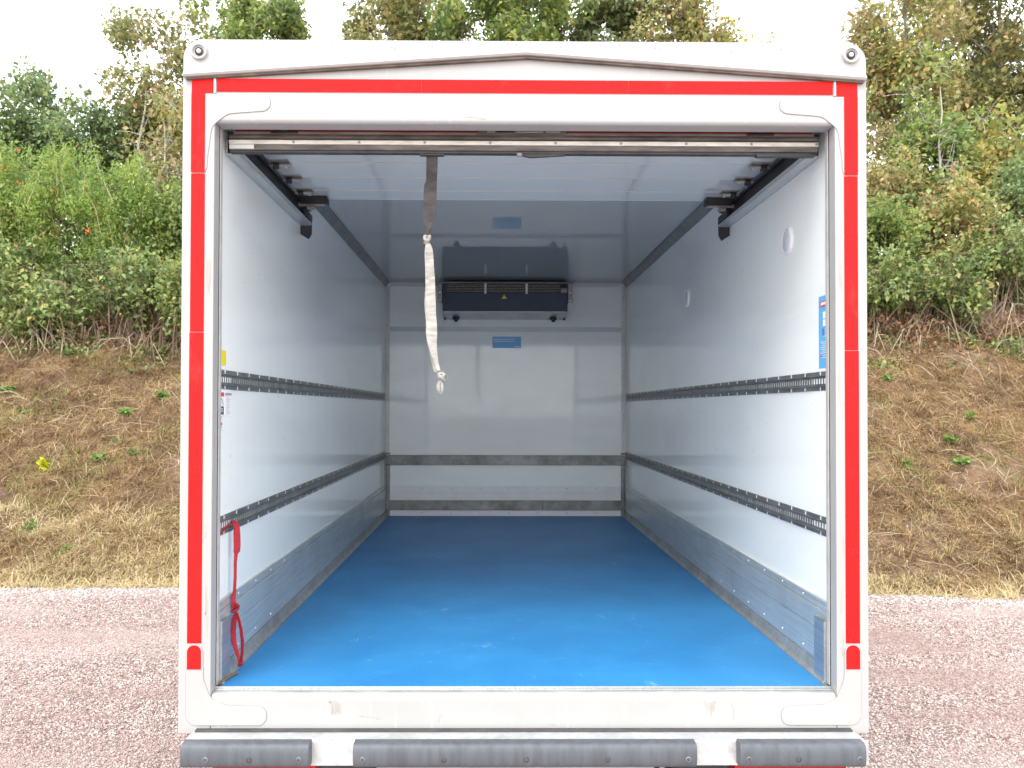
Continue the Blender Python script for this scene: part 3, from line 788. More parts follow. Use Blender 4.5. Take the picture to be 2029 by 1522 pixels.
# rear beam and rubber buffers
MB().box(-1.048, 1.048, -.112, -.108, .914, .9885, M['beam']).box(-1.048, 1.048, -.1078, .045, .9700, .9800, M['beam']).box(-1.04, 1.04, -.02, .03, .9802, .9855, M['seal']).build('buffer_beam', T, bevel=.002)
for x0, x1, bolts in ((-1.034, -.650, (-.958, -.828, -.680)), (-.519, .512, (-.490, -.247, -.001, .243, .485)), (.641, 1.021, (.667, .816, 1.000))):
    zt, zb2 = .9965, .9225
    yb = -.1125
    pf = [(yb, zb2), (yb-.020, zb2)]+[(yb-.020-.026*math.sin(math.radians(a))**.55, (zt+zb2)/2-.0365*(abs(math.cos(math.radians(a)))**.8)*(1 if a < 90 else -1)) for a in (15, 35, 55, 75, 90, 105, 125, 145, 165)]+[(yb-.020, zt), (yb, zt)]
    rb = MB().prism(pf, 'x', x0, x1, M['rubber']).build('rubber_buffer', T, bevel=.003, fix=True, smooth=50)
    for i, bx in enumerate(bolts):
        MB().lathe([(.0085, .004), (.0085, -.0012), (.006, -.0022), (.0058, .001), (.0005, .001)], (bx, yb-.0455, .952), 'y', M['seal'] if (i % 2 or len(bolts) == 5 and 0 < i < 4) else M['railmetal'], 12).build('bolt', rb, smooth=35, fix=True)
for x0, x1 in ((-.955, -.640), (.640, .985)):
    MB().prism(fillet([(x0, .80), (x1, .80), (x1, .9165), (x0, .9165)], .014, 4), 'y', -.10, -.02, M['lampred']).build('tail_lamp', T, bevel=.004, fix=True)
MB().box(-.62, -.47, -.09, 0, .80, .915, M['darkmetal']).box(.45, .62, -.09, 0, .80, .915, M['darkmetal']).build('lamp_bracket', T)
MB().box(-.46, .40, -.07, -.05, .72, .9135, M['galv']).build('step_plate', T)
# running gear that carries the body
for s in (-1, 1):
    MB().box(s*.36, s*.44, .05, 6.0, .78, .984, M['darkmetal']).build('chassis_rail', T)
for y in (1.35, 5.35):
    MB().tube([(-.95, y, .42), (.95, y, .42)], .06, M['darkmetal'], 12).box(-.43, -.37, y-.35, y+.35, .47, .779, M['darkmetal']).box(.37, .43, y-.35, y+.35, .47, .779, M['darkmetal']).build('axle', T)
    for s in (-1, 1):
        w = MB().lathe([(.24, -.12), (.36, -.12), (.41, -.09), (.42, 0), (.41, .09), (.36, .12), (.24, .12)], (s*.90, y, .42), 'x', M['tyre'], 36).build('wheel', T, smooth=35, fix=True)
        MB().lathe([(.235, -.118), (.235, .10), (.19, .06), (.08, .07), (.07, .11), (.001, .11)][::1], (s*.90, y, .42), 'x', M['white'], 30).build('rim', w, smooth=35, fix=True)
cb = MB().prism([(4.52, .62), (6.06, .62), (6.12, 1.25), (5.92, 2.45), (5.60, 2.60), (4.52, 2.60)], 'x', -1.02, 1.02, M['white']).build('cab', T, bevel=.05, seg=3, fix=True)
for s in (-1, 1):
    MB().prism([(5.05, 1.45), (5.98, 1.45), (5.86, 2.20), (5.10, 2.28)], 'x', s*1.021, s*1.026, M['glass']).build('side_window', cb, fix=True)

# ------------------------------------------------------------------ straps
ps = MB()
rows = [((-.310, .134, 2.858), .0190, 0), ((-.311, .136, 2.83), .0190, .05), ((-.3115, .138, 2.80), .0190, .1), ((-.313, .141, 2.77), .0185, .3), ((-.3165, .144, 2.755), .0215, .1), ((-.318, .146, 2.72), .0225, -.05), ((-.3185, .147, 2.685), .0215, -.2), ((-.3205, .147, 2.655), .0200, -.1), ((-.323, .147, 2.630), .0170, .1), ((-.325, .147, 2.608), .0105, -.3), ((-.326, .147, 2.588), .005, -.4)]
rows = [((c[0]+.0, c[1], c[2]), (h*math.cos(a), h*math.sin(a), 0)) for c, h, a in rows]
ps.ribbon(rows, .003, M['strapgrey'])
pull = ps.build('pull_strap', None, smooth=60, fix=True)
tag(pull, 'frayed pull strap knotted of grey and white webbing, hanging from the roller door', 'strap')
def knot(c, rr, m, name, parent, seed=0, n=7):
    g = MB(); rnd = random.Random(seed); pts = []
    for i in range(26):
        a = i*.62+seed; ph = i*.41
        pts.append((c[0]+rr*.75*math.cos(a), c[1]+rr*.6*math.sin(a*1.3+seed), c[2]+rr*1.0*math.sin(ph)))
    g.tube(pts, rr*.42, m, n)
    return g.build(name, parent, smooth=70, fix=True)
knot((-.327, .146, 2.573), .0125, M['strapwhite'], 'knot', pull, 2)
w = [((-.325, .146, 2.562), .006, .2), ((-.322, .146, 2.545), .012, .25), ((-.3215, .147, 2.525), .0145, .25), ((-.319, .149, 2.48), .0150, .2), ((-.317, .150, 2.44), .0160, .1), ((-.3155, .152, 2.40), .0160, -.05), ((-.314, .152, 2.36), .0165, -.15), ((-.313, .152, 2.325), .0165, -.2), ((-.312, .151, 2.29), .0180, .2), ((-.3115, .150, 2.255), .0200, .45), ((-.310, .148, 2.225), .0175, .55), ((-.305, .148, 2.195), .0130, .5), ((-.297, .148, 2.160), .0085, .5), ((-.287, .148, 2.128), .0060, .3)]
MB().ribbon([(c, (h*math.cos(a), h*math.sin(a), 0)) for c, h, a in w], .003, M['strapwhite']).build('white_webbing', pull, smooth=60, fix=True)
# second ply of the folded webbing
w2 = [((c[0]-.004+.006*math.sin(i*.9), c[1]+.006, c[2]-.004), h*.82, a-.25) for i, (c, h, a) in enumerate(w[1:])]
MB().ribbon([(c, (h*math.cos(a), h*math.sin(a), 0)) for c, h, a in w2], .0025, M['strapwhite']).build('white_webbing', pull, smooth=60, fix=True)
knot((-.277, .147, 2.108), .0125, M['strapwhite'], 'knot', pull, 5)
MB().ribbon([((-.280, .146, 2.098), (.004, 0, 0)), ((-.288, .143, 2.082), (.005, .003, 0)), ((-.288, .144, 2.066), (.004, .005, 0)), ((-.280, .146, 2.050), (.002, .002, 0)), ((-.275, .148, 2.062), (.003, .005, 0)), ((-.275, .149, 2.080), (.004, .003, 0)), ((-.278, .149, 2.096), (.003, 0, 0))], .002, M['strapwhite']).build('loop_end', pull, smooth=60, fix=True)
g = MB(); rr_ = random.Random(4)
for i in range(34):
    a = rr_.uniform(-1.2, 1.4); l_ = rr_.uniform(.008, .022)
    p = Vector((-.272, .147, 2.110)); g.tube([p, p+Vector((l_*.7*math.cos(a), rr_.uniform(-.006, .006), l_*.6*math.sin(a))), p+Vector((l_*math.cos(a+.4), rr_.uniform(-.008, .008), l_*math.sin(a+.4)))], .0006, M['strapwhite'], 3)
g.build('frayed_threads', pull, kind='stuff')
# red tie strap on the left wall
XR = -.985
def rw(z, h, a, x=0, y=.205): return ((XR+x, y, z), (h*math.cos(a), h*math.sin(a), 0))
rs = MB().ribbon([rw(1.606, .005, 0, -.016), rw(1.615, .006, 0, -.008), rw(1.610, .009, .3, .000, .200), rw(1.590, .0105, .4, .004), rw(1.560, .0115, .5, .005), rw(1.530, .0115, .5, .006), rw(1.510, .0110, .5, .005), rw(1.500, .006, .5, .002), rw(1.470, .0052, .5), rw(1.420, .0050, .6), rw(1.375, .0055, .6, -.002), rw(1.352, .0080, .4, -.006), rw(1.332, .0080, .4, -.004)], .0026, M['strapred']).build('tie_strap', None, smooth=60, fix=True)
tag(rs, 'red webbing tie strap knotted and looped from lower left wall rail', 'strap')
knot((XR+.001, .205, 1.317), .0125, M['strapred'], 'knot', rs, 3)
lp = [(.004, 1.300, .009), (-.003, 1.270, .0095), (-.007, 1.235, .0095), (-.005, 1.200, .009), (.003, 1.170, .0075), (.014, 1.145, .006), (.021, 1.130, .005), (.026, 1.145, .006), (.030, 1.175, .008), (.031, 1.210, .0095), (.026, 1.250, .0095), (.016, 1.285, .009), (.008, 1.304, .008)]
MB().ribbon([((XR+x, .200+.012*math.sin(i*.5), z), (h*.72*(1 if i < 6.5 else -1), h*.65, 0)) for i, (x, z, h) in enumerate(lp)], .0026, M['strapred']).build('loop', rs, smooth=60, fix=True)
knot((XR+.021, .203, 1.127), .0080, M['strapred'], 'knot', rs, 8)
MB().ribbon([rw(1.586, .005, .2, -.018, .09), rw(1.594, .005, .1, -.017, .13), rw(1.601, .005, 0, -.0165, .17), rw(1.606, .005, 0, -.0155, .205)], .002, M['strapred']).build('strap_tail', rs, smooth=60, fix=True)

# ------------------------------------------------------------------ vegetation
def leaf_cloud(rng, centers, n_per, spread, size, flat=.35, aspect=.62):
    """kite-shaped leaves folded along the midrib, strewn about clump centres"""
    c = np.repeat(np.asarray(centers), n_per, axis=0); n = len(c)
    sp = np.asarray(spread) if hasattr(spread, '__len__') else np.array([spread]*3)
    q = rng.normal(0, 1, (n, 3)); ln = np.linalg.norm(q, axis=1)[:, None]
    p = c+q/ln*np.minimum(ln, 1.75)*sp
    th = rng.uniform(0, 2*np.pi, n); tilt = rng.normal(0, .75, n)
    d = np.stack([np.cos(th)*np.cos(tilt), np.sin(th)*np.cos(tilt), np.sin(tilt)-flat], 1); d /= np.linalg.norm(d, axis=1)[:, None]
    up = np.array([0, -.35, 1.0])+rng.normal(0, .45, (n, 3))
    s = np.cross(d, up); s /= np.linalg.norm(s, axis=1)[:, None]
    nrm = np.cross(s, d)
    l = (size*rng.uniform(.55, 1.3, n))[:, None]; w = l*aspect*.5
    v = np.empty((n, 4, 3)); mid = p+d*l*.42
    v[:, 0] = p; v[:, 1] = mid+s*w+nrm*w*.35; v[:, 2] = p+d*l-nrm*l*.10; v[:, 3] = mid-s*w+nrm*w*.35
    i = np.arange(n)[:, None]*4
    fcs = np.stack([np.concatenate([i, i+1, i+2], 1), np.concatenate([i, i+2, i+3], 1)], 1).reshape(-1, 3)
    return v.reshape(-1, 3), fcs
def blob(rng, n, c, rad, shell=.55):
    q = rng.normal(0, 1, (n, 3)); q /= np.linalg.norm(q, axis=1)[:, None]
    q *= (shell+(1-shell)*rng.random(n)**.5)[:, None] if shell else (rng.random(n)**.333)[:, None]
    q *= (1+.28*np.sin(3*q[:, :1]*2.1+c[0])+.22*np.cos(4*q[:, 2:]+c[1]))
    return np.asarray(c)+q*np.asarray(rad)
G = dict(
    green=island_ramp('green_leaves', [(0, (0.110, 0.159, 0.049)), (.4, (0.207, 0.293, 0.073)), (.75, (0.329, 0.415, 0.110)), (.93, (0.464, 0.488, 0.159)), (1, (0.610, 0.439, 0.122))], .5, .4, .4, (1.1, (0.134, 0.207, 0.073))),
    olive=island_ramp('olive_leaves', [(0, (0.122, 0.140, 0.061)), (.45, (0.244, 0.262, 0.091)), (.8, (0.390, 0.336, 0.134)), (.95, (0.537, 0.366, 0.171)), (1, (0.610, 0.305, 0.122))], .5, .4, .4, (1.0, (0.232, 0.268, 0.091))),
    yellow=island_ramp('yellowing_leaves', [(0, (0.232, 0.244, 0.073)), (.4, (0.403, 0.384, 0.110)), (.75, (0.573, 0.476, 0.146)), (.93, (0.620, 0.464, 0.171)), (1, (0.620, 0.317, 0.110))], .5, .45, .4, (1.3, (0.268, 0.329, 0.098))),
    autumn=island_ramp('turning_leaves', [(0, (0.171, 0.207, 0.067)), (.45, (0.305, 0.342, 0.098)), (.75, (0.451, 0.415, 0.146)), (.92, (0.561, 0.390, 0.195)), (1, (0.620, 0.329, 0.122))], .5, .4, .4, (.9, (0.439, 0.342, 0.195))),
    dark=island_ramp('dark_leaves', [(0, (0.061, 0.091, 0.039)), (.5, (0.116, 0.159, 0.061)), (.85, (0.195, 0.232, 0.085)), (1, (0.329, 0.293, 0.110))], .45, .33, .5, (1.2, (0.195, 0.220, 0.079))),
    blue=island_ramp('cool_green_leaves', [(0, (0.085, 0.140, 0.067)), (.5, (0.171, 0.256, 0.116)), (.85, (0.281, 0.366, 0.146)), (1, (0.415, 0.439, 0.171))], .5, .4, .4, (1.1, (0.183, 0.256, 0.085))),
    fern=island_ramp('bright_feathery_leaves', [(0, (0.159, 0.244, 0.061)), (.4, (0.281, 0.415, 0.085)), (.8, (0.415, 0.525, 0.134)), (.97, (0.512, 0.537, 0.171)), (1, (0.610, 0.244, 0.085))], .5, .45, .3, (1.2, (0.207, 0.329, 0.104))),
    bramble=island_ramp('bramble_leaves', [(0, (0.061, 0.104, 0.037)), (.35, (0.128, 0.201, 0.061)), (.65, (0.232, 0.329, 0.091)), (.84, (0.366, 0.427, 0.122)), (.93, (0.512, 0.415, 0.134)), (1, (0.512, 0.268, 0.146))], .42, .33, .5, (1.7, (0.091, 0.134, 0.055)), (.8, (0.244, 0.305, 0.091))),
    rust=island_ramp('dry_brown_leaves', [(0, (.13, .07, .04)), (.5, (.24, .13, .07)), (1, (.36, .22, .12))], .7, .25, .2),
    straw=island_ramp('dry_straw', [(0, (.085, .047, .028)), (.3, (.20, .118, .062)), (.6, (.34, .218, .11)), (.88, (.52, .375, .19)), (1, (.20, .22, .075))], .75, .2, .2, (2.3, (.155, .083, .046)), (1.1, (.36, .24, .115))),
    stalk=island_ramp('loose_stalks', [(0, (.12, .075, .04)), (.5, (.30, .20, .10)), (.8, (.46, .36, .20)), (1, (.60, .52, .36))], .75, .2, .2),
    pale=island_ramp('pale_hay', [(0, (.34, .26, .13)), (.5, (.50, .40, .22)), (1, (.62, .52, .32))], .75, .2, .2),
    grass=island_ramp('green_grass_blades', [(0, (.10, .15, .03)), (.5, (.18, .24, .05)), (1, (.30, .31, .09))], .6, .3, .3),
    weed=island_ramp('weed_leaves', [(0, (.08, .17, .035)), (.6, (.14, .26, .05)), (1, (.26, .34, .07))], .5, .3, .3),
    lime=island_ramp('lime_leaves', [(0, (.38, .42, .02)), (1, (.60, .60, .05))], .5, .3, .3),
    berry=simple('orange_flower', (.55, .10, .025), .5, 0, .2, 20),
    stone=island_ramp('gravel_chips', [(0, (.13, .080, .075)), (.25, (.24, .165, .152)), (.5, (.38, .29, .27)), (.8, (.50, .41, .38)), (1, (.70, .64, .60))], .85, 0, .3, (.75, (.31, .22, .20), (.45, 1.6, 1)), (.5, (.47, .385, .365), (.4, 1.2, 1))),
    whitestone=island_ramp('pale_kerb_stones', [(0, (.30, .24, .225)), (.5, (.44, .38, .36)), (1, (.64, .60, .58))], .85, 0, .3),
)

def trunk_mesh(base, top, rad, rng, limbs, m, name, parent):
    g = MB(); b = Vector(base); t_ = Vector(top); n = 7
    pts = []
    for i in range(n):
        k = i/(n-1); p = b.lerp(t_, k); p += Vector((rng.normal(0, .06)*(k > 0), rng.normal(0, .06)*(k > 0), 0)); pts.append(p)
    g.tube(pts, [rad*(1-.80*i/(n-1)) for i in range(n)], m, 7)
    for q in limbs:
        k = min(.93, max(.12, (q[2]-base[2])/max(.1, top[2]-base[2])*.78-rng.uniform(.02, .14))); j = min(n-2, int(k*(n-1))); s_ = pts[j].lerp(pts[j+1], k*(n-1)-j)
        q = Vector(q); mid = s_.lerp(q, .5)+Vector((rng.normal(0, .08), rng.normal(0, .08), -.05))
        r0 = rad*(1-.8*k)*.5
        g.tube([s_, mid, q], [r0, r0*.6, max(.006, r0*.2)], m, 5)
    return g.build(name, parent, smooth=60)
def gz(x, y): return bank_z(x, y)
def tree(name, x, y, top, w, leafmat, label, cat, seed, low=.25, n_cl=70, n_leaf=130, size=.13, bark='bark', trunk_r=.10, depth=None, spread=.24, dy=0, group='trees and saplings along the top of the bank'):
    rng = np.random.default_rng(seed); z0 = gz(x, y)-.05
    o = empty(name, (x, y, z0), label, cat, group)
    h = top-z0; zc = z0+h*(low+(1-low)/2); rz = h*(1-low)/2
    cen = blob(rng, n_cl, (x, y, zc), (w*.5-spread*.5, (depth or w)*.5, rz-spread*.5), .25)
    trunk_mesh((x, y+dy, z0), (x+rng.normal(0, .12), y+dy*.7, z0+h*.86), trunk_r, rng, cen[rng.permutation(n_cl)[:min(10 if name == 'sapling' else 26, n_cl)]], M[bark], 'trunk', o)
    v, fcs = leaf_cloud(rng, cen, n_leaf, spread*rng.uniform(.8, 1.2), size)
    big_mesh('crown', v, 2, fcs, G[leafmat], o)
    g = MB()
    for q in cen:
        for k in range(7):
            e = Vector(q)+Vector(rng.normal(0, spread*1.0, 3)); a = Vector(q)+Vector(rng.normal(0, spread*.35, 3))
            g.tube([a, a.lerp(e, .5)+Vector((0, 0, .03)), e], [.006, .005, .003], M[bark], 3, False)
    g.build('twigs', o, kind='stuff')
    return o
TR = 'trees and saplings along the top of the bank'
# above the truck roof, from left to right
tree('broadleaf_tree', -5.86, 18.0, 13.3, 3.05, 'green', 'bright green broadleaf tree rising above the left end of the truck roof', 'tree', 11, .30, 95, 150, .15)
tree('broadleaf_tree', -2.62, 18.5, 13.9, 3.30, 'olive', 'olive and russet tree above the roof between two gaps of white sky', 'tree', 12, .30, 95, 160, .15)
tree('broadleaf_tree', .45, 17.6, 13.6, 3.30, 'green', 'full green tree above the middle of the truck roof peak', 'tree', 13, .30, 110, 150, .15)
tree('broadleaf_tree', 3.05, 18.6, 13.8, 3.20, 'dark', 'dark green tree above the right half of the truck roof', 'tree', 14, .30, 100, 160, .15)
tree('broadleaf_tree', 4.25, 17.4, 12.6, 1.9, 'autumn', 'yellow green tree overlapping the dark tree above the roof', 'tree', 15, .35, 55, 120, .14)
tree('broadleaf_tree', 5.55, 18.0, 12.15, 1.75, 'yellow', 'sparse yellowing tree with twiggy top above the right part of the roof', 'tree', 16, .4, 42, 90, .14, spread=.22)
tree('broadleaf_tree', 6.95, 18.2, 11.75, 1.45, 'yellow', 'smallest pale yellow treetop just clearing the right end of the roof', 'tree', 17, .5, 26, 70, .13, spread=.18)
# right of the truck
tree('broadleaf_tree', 9.35, 16.2, 12.6, 2.9, 'autumn', 'tall tree with pinkish turning leaves beside the upper right frame corner', 'tree', 18, .25, 100, 120, .14)
tree('broadleaf_tree', 12.4, 17.6, 14.6, 3.6, 'olive', 'tall dark olive tree filling the upper right picture corner', 'tree', 19, .18, 120, 120, .15)
tree('broadleaf_tree', 12.9, 19.4, 13.0, 3.4, 'dark', 'dark tree behind the olive tree on the far right', 'tree', 20, .1, 90, 120, .15)
tree('sapling', 8.95, 14.3, 9.0, 2.0, 'green', 'slender green sapling with a pale straight trunk right of the frame', 'tree', 21, .22, 60, 62, .14, 'palebark', .04, spread=.20, dy=-.85)
tree('sapling', 10.35, 14.4, 8.0, 1.9, 'yellow', 'golden green sapling in front of the olive tree, far right', 'tree', 22, .15, 55, 70, .14, 'palebark', .03, spread=.20, dy=-.75)
# left of the truck
tree('broadleaf_tree', -7.75, 16.3, 10.9, 2.15, 'olive', 'thin topped tree with rusty leaves against the white sky beside the left frame post', 'tree', 23, .2, 84, 125, .13, 'palebark', .05, spread=.2, dy=-1.0)
tree('broadleaf_tree', -10.75, 16.2, 9.45, 2.9, 'blue', 'bluish green tree at the left picture edge under open sky', 'tree', 24, .1, 120, 140, .13)
tree('broadleaf_tree', -9.10, 15.9, 8.95, 1.9, 'blue', 'wispy low treetop between the bluish tree and the rusty tree', 'tree', 25, .1, 66, 115, .13)
tree('sapling', -7.0, 15.1, 8.6, 1.7, 'autumn', 'brown and green sapling just left of the upper frame post', 'tree', 26, .1, 45, 70, .12, 'palebark', .04, spread=.2, dy=-.8)

# shrubs and brambles on the upper bank
SH = 'bushes and brambles on the upper bank'
def bush(name, x, y, w, h, leafmat, label, seed, n_cl=60, n_leaf=90, size=.10, spread=.17, stems=30, stemmat='stem', berries=0, cat='bush', aspect=.62, arch=.3, dep=1.3, shoots=0):
    rng = np.random.default_rng(seed); z0 = gz(x, y)-.05
    o = empty(name, (x, y, z0), label, cat, SH)
    cen = blob(rng, n_cl, (x, y, z0+h*.52), (w*.5, dep*.5, h*.47), .2)
    for k in range(n_cl): cen[k, 2] = max(cen[k, 2], gz(cen[k, 0], cen[k, 1])+.12)
    v, fcs = leaf_cloud(rng, cen, n_leaf, spread, size, .25, aspect)
    big_mesh('foliage', v, 2, fcs, G[leafmat], o)
    g = MB()
    for k in range(stems):
        q = Vector(cen[rng.integers(n_cl)])+Vector(rng.normal(0, .12, 3)); s_ = Vector((x+rng.normal(0, w*.25), y+rng.normal(0, .3), 0)); s_.z = gz(s_.x, s_.y)
        mid = s_.lerp(q, .55)+Vector((rng.normal(0, .1), rng.normal(0, .1)-.1, arch*rng.random()))
        r0 = rng.uniform(.005, .011); g.tube([s_, s_.lerp(mid, .5)+Vector((0, 0, .05)), mid, q], [r0, r0*.9, r0*.75, r0*.4], M[stemmat], 4)
    g.build('stems', o, smooth=60)
    if shoots:
        sc_ = []; g = MB()
        for k in range(shoots):
            b0 = Vector(cen[rng.integers(n_cl)]); b0.y -= .2; t0 = b0+Vector((rng.normal(0, .22), rng.normal(0, .15), rng.uniform(.5, 1.15)))
            mid = b0.lerp(t0, .5)+Vector((rng.normal(0, .05), 0, 0)); g.tube([b0, mid, t0], [.006, .005, .002], M['drystem'], 4, False)
            for q in range(9): sc_.append(b0.lerp(t0, .25+.75*q/8)+Vector(rng.normal(0, .02, 3)))
        g.build('shoots', o)
        vb, fb = leaf_cloud(rng, [tuple(q) for q in sc_], 12, .055, size*.9, .15, aspect)
        big_mesh('shoot_leaves', vb, 2, fb, G[leafmat], o)
    if berries:
        vb, fb = leaf_cloud(rng, cen[rng.permutation(n_cl)[:berries]], 7, .03, .045, .1, .9)
        big_mesh('flowers', vb+np.array([0, -.25, .1]), 2, fb, G['berry'], o, kind='stuff')
    return o
bush('feathery_shrub', -8.75, 12.9, 2.5, 3.1, 'fern', 'bright feathery green shrub with orange flowers at the left picture edge', 31, 120, 140, .085, .165, 34, 'stem', 22, aspect=.30, shoots=20)
bush('feathery_shrub', -7.15, 13.0, 1.6, 2.9, 'fern', 'taller stemmed bright feathery shrub between the flowering shrub and the frame', 32, 80, 130, .085, .15, 26, 'drystem', aspect=.30, shoots=22)
bush('leafy_shrub', -6.25, 13.4, 1.5, 2.7, 'green', 'mixed green shrub close beside the left frame post', 33, 70, 110, .10, .18, 26)
bush('leafy_shrub', -5.2, 13.2, 1.5, 2.5, 'bramble', 'dark leafy shrub partly hidden behind the left frame post', 34, 60, 100, .10, .18, 20)
bush('leafy_shrub', -10.2, 13.6, 1.8, 3.2, 'green', 'tall green shrub cut by the left picture edge', 35, 70, 110, .10, .2, 22)
for i, (x, y, w, h, lb) in enumerate((
        (-9.0, 11.95, 1.9, 1.75, 'bramble clump at the left picture edge, overhanging the mown bank'),
        (-7.7, 11.55, 1.5, 1.15, 'bramble clump under the flowering shrub, with bare arching canes'),
        (-6.45, 11.95, 1.6, 1.65, 'bramble clump with tan dead leaves, second from the left post'),
        (-5.35, 11.65, 1.4, 1.5, 'bramble clump touching the left frame post'))):
    bush('bramble_bush', x, y, w, h, 'bramble', lb, 40+i, 60, 62, .095, .13, 70, 'drystem' if i == 1 else 'stem', arch=.6, dep=1.6)
for i, (x, y, w, h, lf, lb) in enumerate((
        (6.3, 11.6, 1.5, 1.45, 'bramble', 'bramble clump with brown canes touching the right frame post'),
        (7.6, 11.3, 1.5, 1.35, 'bramble', 'dark bramble clump spilling lowest down the right bank'),
        (8.9, 11.6, 1.7, 1.75, 'bramble', 'bramble clump at the right picture edge above bare soil'),
        (6.9, 12.6, 1.8, 2.1, 'green', 'green shrub behind the brambles beside the right frame post'),
        (8.4, 12.6, 1.9, 2.2, 'autumn', 'yellow green shrub below the pale trunked sapling'),
        (9.9, 12.9, 1.9, 2.4, 'blue', 'bluish green shrub at the right picture edge'),
        (7.7, 13.6, 2.0, 2.7, 'autumn', 'russet tinged shrub under the pinkish tree'),
        (9.9, 14.2, 2.0, 2.7, 'yellow', 'pale yellow shrub under the golden sapling'))):
    bush('bramble_bush' if i < 3 else 'leafy_shrub', x, y, w, h, lf, lb, 50+i, 60 if i < 3 else 75, 62 if i < 3 else 80, .095 if i < 3 else .10, .13 if i < 3 else .16, 70 if i < 3 else 34, 'stem', arch=.6, dep=1.6)
# tangle of undergrowth filling the wood behind
rng = np.random.default_rng(99)
cen = []
for i in range(640):
    x = rng.uniform(-15, 16.5); y = rng.uniform(12.7, 17.8); cen.append((x, y, gz(x, y)+rng.uniform(.1, 1.5+.35*(y-12)+.8*vnoise(x, y, .7, 6))))
for i in range(620):
    x = rng.choice([rng.uniform(-5.2, 5.9), rng.uniform(-5.2, 5.9), rng.uniform(-14, -9.6), rng.uniform(10.2, 15)]); y = rng.uniform(11.4, 14.8); cen.append((x, y, gz(x, y)+rng.uniform(.05, 1.0+.45*(y-11.4)+.6*vnoise(x, y, .8, 9))))
v, fcs = leaf_cloud(rng, np.array(cen), 85, .27, .115)
big_mesh('undergrowth', v, 2, fcs, G['bramble'], None, kind='stuff')
cen = [(x, toe(x)+5.15+rng.normal(0, .22), 0) for x in rng.uniform(-11.5, 12, 240)]
cen = np.array([(a, b, gz(a, b)+rng.uniform(.02, .30)) for a, b, _ in cen])
v, fcs = leaf_cloud(rng, cen, 26, .13, .085)
big_mesh('dead_leaves', v, 2, fcs, G['rust'], None, kind='stuff')
# low creeping bramble leaves on the top of the mown bank
cen = []
for x in rng.uniform(-10.5, 11, 2600):
    d = 5.2-abs(rng.normal(0, .75)); y = toe(x)+d
    if vnoise(x, y, 1.3, 21) > .05+.12*(5.2-d): cen.append((x, y, gz(x, y)+.05))
v, fcs = leaf_cloud(rng, np.array(cen), 9, (.10, .07, .03), .075, -.1)
big_mesh('creeping_leaves', v, 2, fcs, G['bramble'], None, kind='stuff')
# bare canes and twigs arching over the top of the bank
g = MB()
for i in range(860):
    x = rng.uniform(-12, 12.5)
    y = toe(x)+rng.normal(5.25, .45); z = gz(x, y); l_ = rng.uniform(.3, 1.0); a = rng.uniform(0, 2*math.pi); dx, dy = l_*math.cos(a), -abs(l_*.6*math.sin(a))
    h = rng.uniform(.05, .45)
    pts = [(x, y, z), (x+dx*.35, y+dy*.35, z+h), (x+dx*.75, y+dy*.75, gz(x+dx*.75, y+dy*.75)+h*.8), (x+dx, y+dy, gz(x+dx, y+dy)+.03)]
    g.tube(pts, [.007, .006, .005, .003], M['stem'] if i % 3 else M['drystem'], 4, False)
g.build('bramble_canes', None, kind='stuff')

# dry mown grass over the bank
def blades(rng, n, xr, dr_, lmin, lmax, lie, wid, seedmask=None, thr=-1):
    X_ = rng.uniform(*xr, n*2); D_ = rng.uniform(*dr_, n*2)
    keep = np.array([seedmask is None or vnoise(a, d, 1.0, seedmask) > thr for a, d in zip(X_, D_)])
    X_, D_ = X_[keep][:n], D_[keep][:n]; n = len(X_)
    Y_ = np.array([toe(a)+.16*vnoise(a, 0, 1.3, 2)+.09*vnoise(a, 0, 5, 4) for a in X_])+D_
    Z_ = np.array([bank_z(a, b) for a, b in zip(X_, Y_)])
    th = rng.uniform(0, 2*np.pi, n); el = rng.uniform(*lie, n); l = rng.uniform(lmin, lmax, n)
    d = np.stack([np.cos(th)*np.cos(el), np.sin(th)*np.cos(el), np.sin(el)+.60*np.sin(th)*np.cos(el)], 1)
    side = np.cross(d, np.array([0, -.5, 1])+rng.normal(0, .4, (n, 3))); side /= np.linalg.norm(side, axis=1)[:, None]
    w = (wid*rng.uniform(.6, 1.4, n))[:, None]
    p = np.stack([X_, Y_, Z_+.004+.03*rng.random(n)], 1); mid = p+d*l[:, None]*.55+np.array([0, 0, .02]); bend = np.stack([rng.normal(0, .22, n), rng.normal(0, .22, n), -.15*np.cos(el)], 1)*l[:, None]
    tip = p+d*l[:, None]+bend
    tip[:, 2] = np.maximum(tip[:, 2], p[:, 2]+.60*np.minimum(0, tip[:, 1]-p[:, 1])+.01)
    v = np.stack([p-side*w, p+side*w, mid+side*w*.8, mid-side*w*.8, tip], 1)
    i = np.arange(n)[:, None]*5
    fcs = np.stack([np.concatenate([i, i+1, i+2], 1), np.concatenate([i, i+2, i+3], 1), np.concatenate([i+3, i+2, i+4], 1)], 1).reshape(-1, 3)
    return v.reshape(-1, 3), fcs
def two(nl, nr, dr_, *a, **k):
    vs, fs, o_ = [], [], 0
    for n_, xr in ((nl, (-8.6, -2.4)), (nr, (2.9, 9.2)), (int(nl*.45), (-2.4, 2.9)), (int(nl*.28), (-13, -8.6)), (int(nl*.28), (9.2, 13.5))):
        v1, f1 = blades(rng, n_, xr, dr_, *a, **k); vs.append(v1); fs.append(f1+o_); o_ += len(v1)
    return np.concatenate(vs), np.concatenate(fs)
v, fcs = two(70000, 70000, (.02, 5.6), .05, .19, (-.15, .45), .0026, seedmask=8, thr=-.34); big_mesh('dry_grass', v, 3, fcs, G['straw'], None, kind='stuff')
